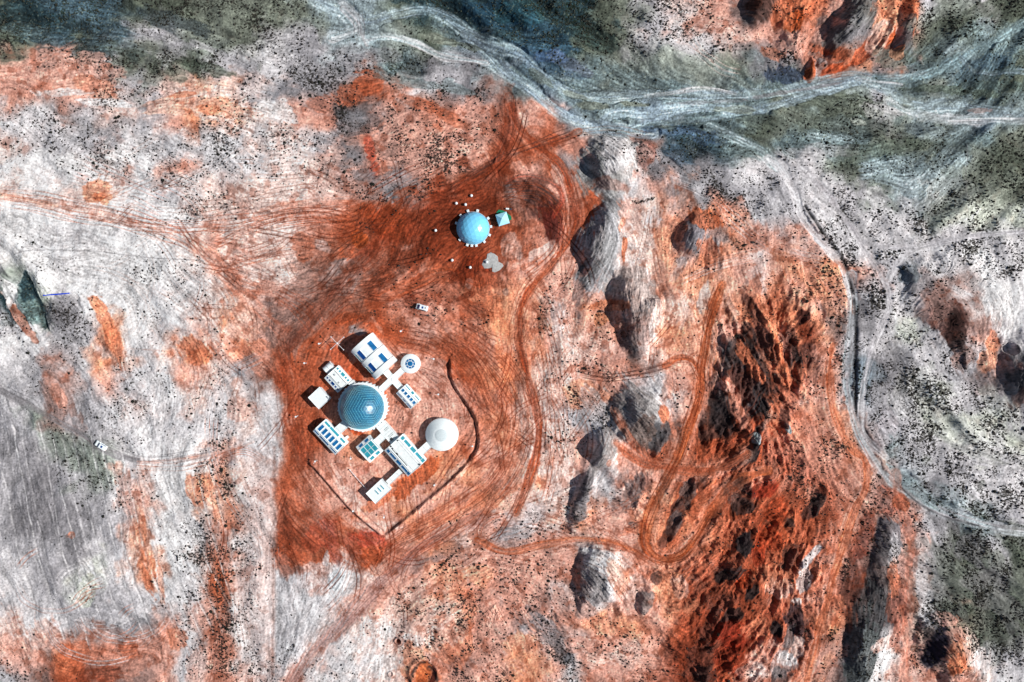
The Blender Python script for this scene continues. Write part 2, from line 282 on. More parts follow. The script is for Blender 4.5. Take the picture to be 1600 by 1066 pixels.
for a in [(155,306,20,24,70,'o',.8),(157,308,8,12,70,'O',.9),(165,498,12,48,-25,'O',.75),(150,475,10,18,-20,'o',.8),(340,165,62,24,5,'p',.75),(352,170,36,14,5,'o',.45),(330,172,22,7,5,'O',.6),
 (300,165,70,14,0,'o',.35),(290,148,22,4,-5,'O',.6),(105,108,70,26,5,(214,164,148),.75),(148,140,26,13,20,'O',.4),(20,120,30,18,0,'P',.6),
 (95,145,40,6,0,'W',.6),(160,160,50,5,5,'W',.7),(48,468,14,38,-22,(58,84,90),.9),(60,470,24,44,-22,(176,186,170),.3),(38,440,10,20,-10,'n',.9),(30,498,5,38,-35,'r',.5),(5,425,12,5,30,'K',.4),(12,455,8,22,0,'W',.8),(100,480,34,22,10,'d',.6),
 (305,545,24,18,40,'O',.75),(310,560,14,20,70,'O',.7),(180,540,14,34,-25,'O',.7),(88,620,22,34,-25,'u',.6),(90,615,10,20,-25,'s',.6),
 (395,545,26,16,-20,'O',.5),(375,640,24,18,0,'P',.5),(310,765,22,34,10,'O',.65),(345,920,17,36,5,'r',.55),(340,905,11,60,4,'O',.4),(348,990,10,60,3,'s',.5),
 (222,825,9,28,-10,'O',.7),(231,890,13,40,-8,'O',.8),(226,845,14,60,-8,'o',.5),(250,905,5,30,-5,'O',.5),(205,770,20,50,-20,'P',.5),(110,836,6,6,0,'O',.8),(134,905,10,34,5,'W',.8),(135,925,12,20,0,'y',.8),
 (45,770,26,60,-10,'d',.3),(62,800,20,40,-20,'d',.55),(115,850,14,26,-40,'d',.6),(30,700,30,20,0,'d',.4),(180,1030,60,26,5,'s',.5),(240,1000,30,20,-30,'s',.4),(320,1040,30,24,0,'P',.4),(60,990,50,20,20,'P',.5),(110,1030,30,30,30,'O',.35),(275,1000,16,14,-45,'O',.55),(160,1050,30,14,0,'R',.6),(200,1015,14,16,0,'r',.6),
 (175,985,14,10,0,'u',.5),(225,975,20,10,0,'d',.5),(100,1035,12,16,20,'O',.6),(30,1010,20,16,20,'P',.6),
 (575,225,12,32,-15,'s',.0),(580,240,10,40,-15,(180,80,60),.75),(578,130,22,16,20,'r',.75),(548,150,20,14,-30,'r',.6),(500,165,22,14,-30,(170,105,85),.6),(650,160,40,10,25,'r',.5),(700,180,40,9,30,'r',.5),
 (560,192,34,22,15,'K',.55),(550,190,24,14,0,'d',.5),(505,215,18,10,20,'d',.5),(620,290,36,26,20,'d',.6),(625,300,20,14,20,'K',.4),(560,270,24,12,20,'d',.5),
 (470,470,50,40,-30,'u',.5),(540,432,30,24,-40,'g',.5),(548,445,8,14,20,'w',.6),(450,520,30,40,20,'u',.5),(405,560,20,30,0,'s',.4),(440,430,22,14,0,'p',.5),(510,380,22,16,20,'s',.5),(505,385,14,8,30,'w',.4),
 (470,380,22,18,40,'r',.5),(555,340,30,24,30,'r',.5),(560,370,18,14,0,(190,80,30),.5),(600,350,40,20,20,(175,60,30),.5),(635,300,20,8,0,'r',.5),
 (640,330,60,22,-40,'R',.5),(690,330,44,30,0,'R',.65),(670,360,60,24,-20,'R',.5),(700,400,50,14,10,'R',.45),(735,430,26,22,0,(112,44,26),.55),(740,400,26,16,0,(140,56,30),.5),
 (640,390,24,14,-30,'u',.5),(560,515,20,9,0,'u',.8),(557,518,17,9,10,'g',.6),(590,510,14,5,45,'p',.5),(660,435,30,20,0,'s',.4),(692,440,24,18,0,'s',.5),
 (740,455,18,14,0,'o',.6),(757,445,20,16,0,'o',.5),(727,463,14,4,-20,'R',.7),(733,443,5,6,0,'p',.7),(791,456,4,5,0,'p',.7),(800,385,14,18,10,'p',.5),(790,500,22,60,0,'o',.45),(700,500,40,20,20,'P',.35),
 (850,325,26,34,-30,'m',.6),(862,345,16,30,-20,(90,36,30),.8),(835,300,30,14,30,'m',.7),(800,290,14,8,0,'K',.6),(810,330,22,22,0,'s',.5),(850,392,16,10,-20,'p',.7),(870,275,10,26,-20,'P',.7),
 (954,262,50,48,30,(170,168,166),.9),(962,252,24,26,20,'w',.7),(920,272,16,36,10,(116,118,118),.7),(985,270,26,26,0,'w',.35),(1008,245,12,24,10,(150,92,78),.5),(960,292,40,8,8,'u',.6),  # mounds painted darker on the west, paler on top and east, as lit
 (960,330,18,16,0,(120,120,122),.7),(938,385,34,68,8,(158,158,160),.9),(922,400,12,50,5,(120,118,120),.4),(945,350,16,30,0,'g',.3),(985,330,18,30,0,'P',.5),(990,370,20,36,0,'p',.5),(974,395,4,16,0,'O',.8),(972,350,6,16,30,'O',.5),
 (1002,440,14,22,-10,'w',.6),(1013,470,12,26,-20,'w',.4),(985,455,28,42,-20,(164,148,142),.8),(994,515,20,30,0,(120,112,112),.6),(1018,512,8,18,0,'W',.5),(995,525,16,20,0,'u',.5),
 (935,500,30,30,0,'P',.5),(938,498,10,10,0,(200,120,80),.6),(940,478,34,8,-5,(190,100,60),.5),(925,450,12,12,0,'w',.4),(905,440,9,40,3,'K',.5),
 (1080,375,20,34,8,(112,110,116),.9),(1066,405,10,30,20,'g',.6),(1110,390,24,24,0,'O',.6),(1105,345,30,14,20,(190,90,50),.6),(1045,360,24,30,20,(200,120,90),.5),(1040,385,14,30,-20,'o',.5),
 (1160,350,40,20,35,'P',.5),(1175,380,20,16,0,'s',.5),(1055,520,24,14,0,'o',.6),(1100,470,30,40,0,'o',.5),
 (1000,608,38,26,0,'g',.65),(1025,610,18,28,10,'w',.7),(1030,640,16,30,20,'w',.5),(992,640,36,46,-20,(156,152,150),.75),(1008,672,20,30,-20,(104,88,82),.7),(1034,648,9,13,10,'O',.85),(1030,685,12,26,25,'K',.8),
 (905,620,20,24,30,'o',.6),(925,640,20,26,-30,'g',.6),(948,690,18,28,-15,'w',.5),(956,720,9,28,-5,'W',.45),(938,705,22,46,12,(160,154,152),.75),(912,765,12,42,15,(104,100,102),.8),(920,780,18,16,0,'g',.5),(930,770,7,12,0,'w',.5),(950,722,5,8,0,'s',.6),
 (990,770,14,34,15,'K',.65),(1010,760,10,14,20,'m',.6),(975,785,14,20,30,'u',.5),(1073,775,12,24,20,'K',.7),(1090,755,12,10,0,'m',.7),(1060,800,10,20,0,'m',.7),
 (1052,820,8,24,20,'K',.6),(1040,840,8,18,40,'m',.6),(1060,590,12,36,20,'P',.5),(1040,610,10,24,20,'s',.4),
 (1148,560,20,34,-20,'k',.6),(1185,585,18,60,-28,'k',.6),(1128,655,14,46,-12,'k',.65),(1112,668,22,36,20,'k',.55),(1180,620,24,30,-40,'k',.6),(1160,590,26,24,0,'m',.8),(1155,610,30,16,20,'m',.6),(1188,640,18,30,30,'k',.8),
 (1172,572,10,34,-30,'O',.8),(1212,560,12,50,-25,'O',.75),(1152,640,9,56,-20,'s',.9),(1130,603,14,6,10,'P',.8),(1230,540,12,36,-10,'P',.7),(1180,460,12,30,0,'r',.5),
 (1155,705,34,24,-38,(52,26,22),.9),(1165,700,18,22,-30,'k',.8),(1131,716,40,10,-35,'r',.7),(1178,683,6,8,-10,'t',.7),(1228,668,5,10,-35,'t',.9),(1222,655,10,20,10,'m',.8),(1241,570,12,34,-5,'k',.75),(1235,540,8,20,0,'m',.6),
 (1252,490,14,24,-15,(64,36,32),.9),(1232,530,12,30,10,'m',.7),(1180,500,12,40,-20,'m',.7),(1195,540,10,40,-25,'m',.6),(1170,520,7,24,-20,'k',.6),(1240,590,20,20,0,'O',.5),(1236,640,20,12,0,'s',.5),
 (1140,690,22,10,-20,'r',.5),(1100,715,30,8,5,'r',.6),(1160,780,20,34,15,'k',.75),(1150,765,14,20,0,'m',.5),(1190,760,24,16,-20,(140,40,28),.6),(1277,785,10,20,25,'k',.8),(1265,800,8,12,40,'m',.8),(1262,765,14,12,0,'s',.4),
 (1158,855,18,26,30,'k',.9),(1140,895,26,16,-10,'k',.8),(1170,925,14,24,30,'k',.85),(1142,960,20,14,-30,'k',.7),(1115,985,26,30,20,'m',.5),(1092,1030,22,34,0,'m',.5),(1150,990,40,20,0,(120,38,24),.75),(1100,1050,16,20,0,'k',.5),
 (1145,1030,30,26,0,(124,44,28),.6),(1120,940,30,22,-20,'m',.5),(1185,870,16,22,0,(150,50,30),.6),(1195,840,20,30,30,(190,70,38),.5),(1235,870,10,24,30,'m',.7),(1232,817,12,10,20,'k',.7),(1210,805,20,24,0,(205,80,45),.5),
 (1270,867,7,26,38,'w',.85),(1256,905,10,22,15,'w',.7),(1245,940,8,5,0,'W',.6),(1243,968,15,24,-10,(66,50,52),.9),(1212,983,9,12,-15,'k',.85),(1246,1010,8,16,10,'p',.8),(1232,1000,8,26,15,'K',.7),(1215,920,22,14,10,'p',.5),(1180,980,20,20,0,'o',.5),
 (1195,1020,34,12,-20,'P',.6),(1180,1045,30,14,0,'p',.4),(1222,1035,14,20,20,'g',.6),(1228,1030,10,10,0,'W',.6),(1218,1060,10,14,0,'K',.6),(1165,905,24,12,-40,(190,70,36),.5),(1200,900,24,20,0,'o',.5),
 (940,900,20,40,-12,'w',.6),(952,915,12,30,-10,'w',.5),(918,885,12,24,-20,(130,124,124),.5),(922,925,22,32,0,(146,140,140),.8),(935,868,26,14,20,'W',.6),(965,905,14,26,-5,'o',.4),(1007,940,12,22,15,(128,124,124),.7),(1028,905,9,10,30,'k',.6),(1060,915,14,16,0,'p',.5),(960,950,18,14,-20,'P',.6),
 (900,950,40,24,30,'s',.4),(960,985,50,12,5,'o',.5),(1045,935,20,30,0,'o',.4),(860,990,10,40,-40,'K',.5),(845,970,8,30,-45,'d',.6),(885,1030,14,16,-30,'K',.6),(905,1005,24,12,-20,'P',.6),(820,1030,24,40,-20,'o',.6),(940,1030,30,24,0,'p',.4),(985,1020,40,20,0,'p',.35),
 (790,835,14,12,0,'g',.5),(790,845,22,16,0,'g',.5),(815,815,30,18,-30,'g',.5),(480,840,70,30,20,'s',.35),(500,840,24,26,30,(170,70,50),.6),(560,855,26,20,0,(160,66,46),.5),(585,845,30,12,15,(170,50,34),.65),(580,872,26,16,-20,(150,62,30),.75),(553,880,22,16,10,'R',.4),(485,860,16,30,20,'r',.4),(445,830,16,44,0,'R',.6),(440,870,20,30,-10,'r',.5),(520,855,10,36,-20,(150,70,60),.5),(510,870,6,12,0,'w',.7),
 (500,905,60,26,-10,'w',.5),(530,905,14,18,0,(220,228,232),.7),(480,990,50,60,-50,'w',.5),(440,950,14,80,0,'g',.4),(670,835,40,16,-20,(205,165,150),.6),(650,868,40,12,-40,(180,140,130),.5),(730,840,16,14,-40,'p',.6),(700,830,30,12,-20,'w',.4),
 (715,1000,26,40,10,'O',.5),(725,940,20,50,-10,'O',.4),(750,900,24,20,0,'o',.6),(690,895,30,20,0,'o',.4),(640,1000,16,10,0,'W',.4),(590,1040,30,24,0,'W',.5),(610,990,14,12,20,'W',.5),(700,975,30,30,0,'p',.4),(660,1062,24,24,0,'O',.6),(640,1040,20,26,0,'o',.6),
 (840,600,16,60,0,'p',.5),(830,700,14,50,5,'W',.5),(880,720,24,60,0,'p',.5),(870,500,16,24,0,'w',.5),(845,500,10,24,0,(120,80,62),.5),(810,560,22,30,0,'O',.5),(845,545,16,24,0,'o',.4),(1270,440,40,20,30,'o',.4),(1215,470,16,40,0,'O',.4),(1230,410,30,10,40,'o',.5),(1310,450,10,40,-30,'o',.5),(1300,480,14,30,-10,'o',.5),
 (1430,445,20,24,30,'d',.6),(1420,430,14,18,20,'B',.35),(1475,495,26,24,35,(92,62,56),.8),(1455,480,26,18,40,'u',.6),(1490,520,12,26,-10,(50,34,32),.8),(1560,480,44,36,30,'W',.75),(1500,465,30,10,40,'w',.5),(1530,510,20,18,30,'u',.4),(1548,530,12,20,-20,'O',.6),(1545,560,12,20,10,'o',.6),(1500,560,14,20,0,'u',.6),(1590,585,20,40,-10,'K',.85),(1575,560,16,20,0,'d',.5),(1595,620,20,20,0,'m',.5),(1520,590,30,12,30,'d',.4),  # dark flank of the east hill: shade painted into the soil colour
 (1330,20,30,46,35,(112,112,110),.9),(1300,60,22,32,35,(104,102,102),.7),(1325,60,20,30,30,'g',.3),(1280,85,26,8,10,'u',.7),(1185,10,18,26,20,(84,60,54),.9),(1240,35,12,20,20,(190,80,36),.7),(1222,20,16,22,20,'O',.6),(1270,20,18,30,20,'O',.5),(1280,55,12,24,30,'P',.6),(1245,75,30,20,-10,'P',.6),(1210,85,22,10,20,'O',.5),(1265,112,9,17,10,(205,100,60),.85),(1285,105,10,16,10,'g',.5),(1310,105,24,12,-25,(190,84,50),.8),(1345,85,26,12,-45,(205,100,66),.8),(1385,25,18,30,30,'o',.7),(1385,60,10,14,-20,(226,104,60),.9),(1420,10,16,22,30,'O',.8),(1405,75,20,14,-40,'K',.6),(1413,45,8,22,10,'K',.6),(1370,60,12,24,30,'p',.6),(1400,85,9,9,0,'O',.8),
 (1228,115,26,14,15,(50,62,84),.7),(1395,95,34,14,-10,'G',.5),
 (1385,835,20,30,5,(112,110,114),.85),(1375,880,18,36,5,(104,98,98),.8),(1392,860,8,26,0,'w',.5),(1355,960,22,40,15,(74,74,76),.85),(1340,1020,24,50,10,(92,98,98),.8),(1370,1035,8,40,10,'W',.6),(1380,1000,20,10,-20,'p',.8),(1330,905,14,40,15,'m',.7),(1400,950,16,50,5,(140,60,40),.4),(1395,905,10,26,0,'O',.5),(1350,840,16,40,15,(120,60,48),.5),(1390,780,22,26,0,(170,90,70),.5),(1408,785,10,16,-20,(150,70,40),.6),(1370,780,16,20,0,'u',.6),
 (1457,1010,11,40,15,(40,38,50),.95),(1450,985,8,24,10,'k',.5),(1487,1010,18,44,10,'o',.7),(1485,1030,16,20,0,'O',.7),(1510,1005,20,40,-30,'p',.6),(1530,1030,18,20,0,'w',.5),(1475,965,18,10,20,'P',.6),  # near-black strip paints the shaded west side of the orange mound
 (1440,870,12,70,0,'w',.5),(1445,930,12,40,-10,'w',.5),(1515,865,30,20,45,'d',.6),(1560,940,30,60,-40,'d',.35),(1500,960,20,12,40,'k',.3),
 (1330,700,20,26,0,'o',.4),(1310,760,30,40,0,'s',.3),(1240,730,40,30,20,(170,96,78),.3),
 (1120,830,30,40,20,'O',.3),(1110,520,10,60,0,'o',.5),(1075,440,22,26,0,'o',.35),(1060,485,24,30,0,'p',.5),(1100,465,8,20,10,'W',.6),
 (1440,620,50,40,40,'y',.25),(1520,690,60,30,35,'y',.3),(1400,640,24,30,0,'g',.5),(1380,670,18,24,0,(190,182,186),.6),(1410,560,20,24,30,'K',.25),(1570,640,40,20,40,'y',.3),(1580,420,40,20,0,'w',.5),(1440,400,40,14,0,'w',.5),(1310,345,40,24,40,'w',.6),(1370,310,20,20,0,'w',.5),
 (50,20,60,30,20,'n',.5),(110,10,60,20,20,'B',.5),(80,60,60,10,0,'B',.5),(30,50,40,12,0,'T',.4),(20,90,26,8,0,'G',.6),(140,30,60,14,20,'B',.5),(260,30,60,14,15,(66,76,80),.6),(260,60,60,8,20,'g',.6),(340,85,50,8,22,'g',.6),(230,100,50,16,20,'G',.5),(320,105,44,10,15,(70,80,68),.6),
 (420,75,40,14,10,'W',.5),(440,95,34,14,0,'w',.5),(440,175,40,14,25,'W',.6),(660,130,60,10,10,'T',.5),(520,110,40,14,-30,'d',.5),(600,85,30,8,0,'d',.4),
 (700,15,90,14,10,'n',.7),(780,25,50,24,10,(40,70,92),.6),(850,70,50,30,0,(52,78,98),.5),(820,20,40,20,0,(48,82,84),.4),(880,20,30,24,0,'n',.5),(930,60,40,16,20,(60,76,70),.5),(1000,130,80,20,12,'T',.6),(1040,110,60,16,15,'e',.5),(900,105,40,10,25,(96,104,120),.6),(860,90,26,8,0,(78,100,136),.5),(1100,120,60,14,15,'e',.5),
 (1060,205,50,12,0,(70,92,112),.6),(1060,240,24,16,30,(60,84,104),.5),(1105,215,34,10,10,(72,94,122),.5),(1150,225,40,14,30,'T',.6),(1180,190,30,14,10,'G',.5),(1320,165,60,14,10,(92,98,86),.6),(1270,160,50,8,-15,(96,104,92),.6),(1380,178,26,10,10,'w',.4),(1340,190,12,6,0,'y',.6),(1310,215,60,14,0,'T',.6),(1300,215,40,8,0,'t',.5),(1290,235,50,10,0,'w',.4),(1395,230,60,12,-5,(86,96,84),.5),(1460,205,50,10,10,'t',.5),(1420,262,70,18,-5,'t',.7),(1400,285,50,14,20,'t',.7),(1480,235,60,18,-30,'T',.4),(1560,250,30,20,-40,'G',.5),(1480,270,24,30,0,'t',.4),(1500,310,40,14,-30,'e',.5),(1470,20,60,12,-25,'e',.5),(1540,15,50,10,-20,'G',.5),(1490,60,50,12,-25,'T',.5),(1540,100,40,16,-20,(100,124,138),.6),(1580,65,30,20,-30,'T',.6),(1560,135,50,10,0,(92,108,104),.6),(1480,140,60,8,5,(100,112,98),.6)]:
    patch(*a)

for a in [(650,748,46,13,-40,(184,82,44),.75),(556,672,14,8,20,(186,76,40),.8),(468,640,13,70,5,'r',.5),(543,772,9,40,-40,'p',.5),(600,822,40,7,0,'p',.45),(645,650,36,24,0,'P',.5),(700,610,26,46,0,'P',.45),(536,562,42,12,50,(170,72,42),.65),
    (590,608,20,6,30,(180,74,40),.6),(600,775,40,10,-35,(190,92,56),.55),(470,700,12,40,-20,'R',.45),(500,760,30,12,45,'s',.4),(715,740,26,10,-45,'p',.4),(570,735,20,14,0,(196,118,100),.5),(505,575,14,30,0,'r',.4),(760,640,20,60,0,'r',.35),(720,560,40,12,35,'r',.45)]: patch(*a)
# --- dry riverbeds in the north and east
RB = [([(478,-20),(505,8),(540,22),(575,36),(605,27),(650,17),(690,22),(725,45),(755,75),(790,112),(830,140),(875,178),(930,198),(980,206),(1020,210)],20,'t','b'),
 ([(535,12),(556,36),(572,70)],18,'t','w'),([(575,60),(610,58),(650,68),(690,88),(730,94),(760,98)],12,'t','w'),([(520,60),(560,44)],16,'w','t'),
 ([(730,50),(770,72),(812,84),(850,120),(890,145),(945,152),(1010,146),(1080,150),(1150,146),(1210,146),(1270,130),(1330,118),(1380,132),(1410,155),(1450,166),(1510,166),(1560,176),(1640,182)],17,'t','b'),
 ([(862,122),(905,128),(945,146)],9,'T','t'),([(930,202),(960,180),(1020,178),(1090,168),(1140,172),(1200,168),(1250,152),(1300,138),(1340,124)],16,(158,176,186),'b'),
 ([(975,206),(1020,192),(1080,188),(1140,180),(1190,170)],12,'T','b'),([(1370,124),(1420,122),(1470,108),(1510,88),(1560,60),(1620,24)],16,(150,178,186),'T'),([(1500,90),(1530,112),(1610,112)],8,'T','b'),
 ([(1340,120),(1375,128),(1410,132)],8,'t','w'),([(1390,160),(1430,178),(1480,186),(1540,186),(1640,190)],13,'t','w'),([(1108,196),(1150,215),(1190,236),(1215,262)],16,'T','t'),
 ([(1010,150),(1060,143),(1110,138),(1150,146)],8,'t','w'),([(800,105),(830,130),(850,152)],7,'T','b'),([(870,170),(905,188),(960,196),(985,204)],9,(150,165,180),'b'),([(700,30),(760,55),(800,78)],8,'b','T')]
for i, (p, wd, c, c2) in enumerate(RB):
    stroke(p, wd, c, .85, c2, soft=.55, streak=.12, kind='dry_riverbed' if wd > 11 else None, clear=.9, seed=i * 3.7, dig=.35)
stroke([(1330,430),(1333,480),(1328,540),(1324,600),(1334,650),(1352,695),(1376,735),(1420,770),(1460,793),(1520,815),(1570,828),(1640,838)], 15, (176,186,190), .95, 'g', soft=.5, kind='dry_riverbed', clear=.95, seed=2, dig=.6)
stroke([(1385,725),(1425,758),(1455,785),(1470,800)], 22, 't', .75, 'T', soft=.6, kind='dry_riverbed', clear=.9, seed=8, taper=25)
stroke([(1200,248),(1222,262),(1240,300),(1252,335),(1275,370),(1300,395),(1318,420),(1331,460)], 13, (216,212,214), .95, 'w', soft=.5, kind='dry_riverbed', clear=.95, seed=6, dig=.5)
line([(1258,322),(1285,365),(1312,398),(1330,440),(1338,500),(1336,580),(1338,640),(1352,672),(1372,706)], 2.6, 'k', .85, dig=.9)
chain([(1258,322),(1285,365),(1312,398),(1330,440),(1340,500),(1340,580),(1340,640)], 6, .9)
line([(1400,752),(1430,782),(1470,805),(1530,822)], 1.6, 'k', .6, dig=.4)
line([(1500,790),(1540,808),(1600,822)], 1.2, 'G', .7)
for a in [(685,62,32,8,12,'E',.8),(735,72,26,6,15,'G',.6),(845,125,20,8,40,'G',.5),(900,150,24,5,15,'E',.6),(930,168,26,7,5,'E',.8),(990,165,24,6,3,'E',.8),(1100,160,60,3,-3,'d',.4),(1250,140,60,3,-10,'d',.6),(1390,172,24,5,15,'w',.5),
    (1530,172,20,4,0,'u',.5),(1060,205,60,8,2,(78,96,116),.6),(1040,200,20,5,0,'G',.5),(1150,172,40,6,0,'E',.6)]: patch(*a)
chain([(1190,262),(1222,300),(1240,345),(1262,385),(1300,415),(1315,450),(1320,520),(1314,600)], 7, .95)
chain([(1352,470),(1362,540),(1350,600),(1362,660),(1400,730),(1450,765),(1520,795)], 8, .95)
# --- dirt roads and bulldozed tracks
RD = [([(1250,262),(1290,300),(1325,345),(1350,385),(1375,430),(1388,462),(1382,500),(1365,540),(1353,580),(1346,630),(1352,680),(1385,715)],9,(182,176,180),'w',.8),
 ([(1640,363),(1590,364),(1530,367),(1470,378),(1420,386),(1375,384),(1352,378)],8,(205,200,202),'g',.8),([(1465,382),(1430,392),(1405,408),(1388,436)],9,(190,186,188),'w',.75),
 ([(-40,592),(0,610),(60,642),(120,674),(150,694),(185,712),(215,720)],9,(104,97,98),'d',.85),([(215,721),(260,722),(310,713),(355,706),(395,690)],8,(196,180,176),'s',.5),
 ([(440,1110),(462,1052),(505,1005),(555,955),(600,905),(650,862),(700,832),(745,812)],22,(190,146,134),(160,124,120),.95),
 ([(700,515),(745,545),(785,580),(808,625),(812,680),(795,730),(760,775),(700,815),(640,850),(590,885)],46,(196,96,58),(150,66,38),.45),
 ([(770,470),(785,520),(790,570),(800,620)],24,(222,126,86),'O',.6),([(805,800),(822,760),(838,710),(842,660),(828,600),(812,540),(812,490),(830,450),(862,412),(885,380),(898,340),(892,300),(878,262),(850,235),(815,205),(798,165)],12,(176,78,44),(140,60,38),.85),
 ([(795,150),(797,195),(780,245),(745,275),(700,302),(650,332),(600,375),(560,410),(520,455),(485,500),(450,540)],22,(134,58,36),(104,46,32),.6),
 ([(905,206),(870,222),(820,240),(770,262),(715,294)],12,(150,66,38),'R',.7),([(775,262),(800,236),(812,212),(835,200),(870,215)],12,'R','r',.6),
 ([(0,305),(50,312),(120,328),(200,345),(280,370),(330,402),(370,430),(420,455)],17,(232,168,148),(214,140,116),.5),([(330,400),(360,440),(400,480),(440,520)],22,(205,125,100),'s',.5),
 ([(-20,300),(40,312),(90,322)],7,'O','o',.45),([(400,338),(460,322),(540,316),(610,322),(660,340)],15,(190,98,68),'s',.45),([(700,545),(640,540),(600,520),(560,500)],24,(188,84,50),'r',.45),
 ([(480,545),(520,505),(570,480),(620,455),(690,430),(750,440)],22,(158,66,34),'r',.55),([(560,500),(620,530),(700,560),(740,600)],16,(176,80,46),'r',.5),
 ([(1128,445),(1110,500),(1100,560),(1088,630),(1066,695),(1045,745),(1022,790),(1008,830),(1012,860),(1035,876),(1065,868),(1090,838),(1112,800),(1140,765),(1168,745),(1200,735)],15,(190,98,58),(152,72,42),.85),
 ([(1040,572),(1058,560),(1080,562),(1096,585),(1094,620),(1080,665)],9,(178,90,54),'r',.9),([(745,845),(790,862),(850,852),(900,842),(950,846),(990,862),(1020,880)],10,(196,98,56),'s',.9),
 ([(960,690),(1000,722),(1040,730),(1090,737),(1130,730),(1165,708)],12,(150,68,42),'r',.85),([(1100,720),(1140,695),(1160,672),(1185,650)],12,(176,70,40),'r',.6),
 ([(960,640),(980,680),(1010,712),(1050,735)],13,(150,76,52),'r',.55),([(1240,860),(1200,800),(1140,760)],8,(190,80,44),'r',.4),
 ([(1302,540),(1297,580),(1300,630),(1312,665),(1330,700),(1352,722),(1352,760),(1335,800),(1318,850),(1302,910),(1285,970),(1268,1030),(1255,1100)],13,(222,128,92),(196,104,68),.75),
 ([(1400,740),(1410,800),(1425,860),(1420,930),(1415,1000),(1412,1100)],16,(196,112,88),'s',.45),
 ([(480,740),(505,775),(545,815),(590,850)],12,(214,150,128),'P',.5),([(610,850),(680,800),(745,745),(775,690),(770,640),(735,585),(690,548)],13,(200,108,76),'O',.4),
 ([(430,760),(470,800),(540,850),(590,870)],36,(186,92,62),'s',.4),([(437,545),(450,600),(455,660),(478,720)],22,(152,66,40),'s',.5),
 ([(865,340),(880,310),(862,285),(820,275),(790,285)],9,(150,56,40),'m',.6),([(885,372),(850,400),(800,425)],8,(180,90,60),'s',.4)]
for i in (8, 19, 20, 21, 22, 26): stroke(RD[i][0], RD[i][1] * 2.3, (226,172,150), .5, 'P', soft=.8, seed=i)
for i, (p, wd, c, c2, a) in enumerate(RD):
    stroke(p, wd, c, a, c2, soft=.5, streak=.09, kind='dirt_road' if (a > .62 and wd < 24) else None, clear=.9, seed=50 + i * 2.3, dig=.12)
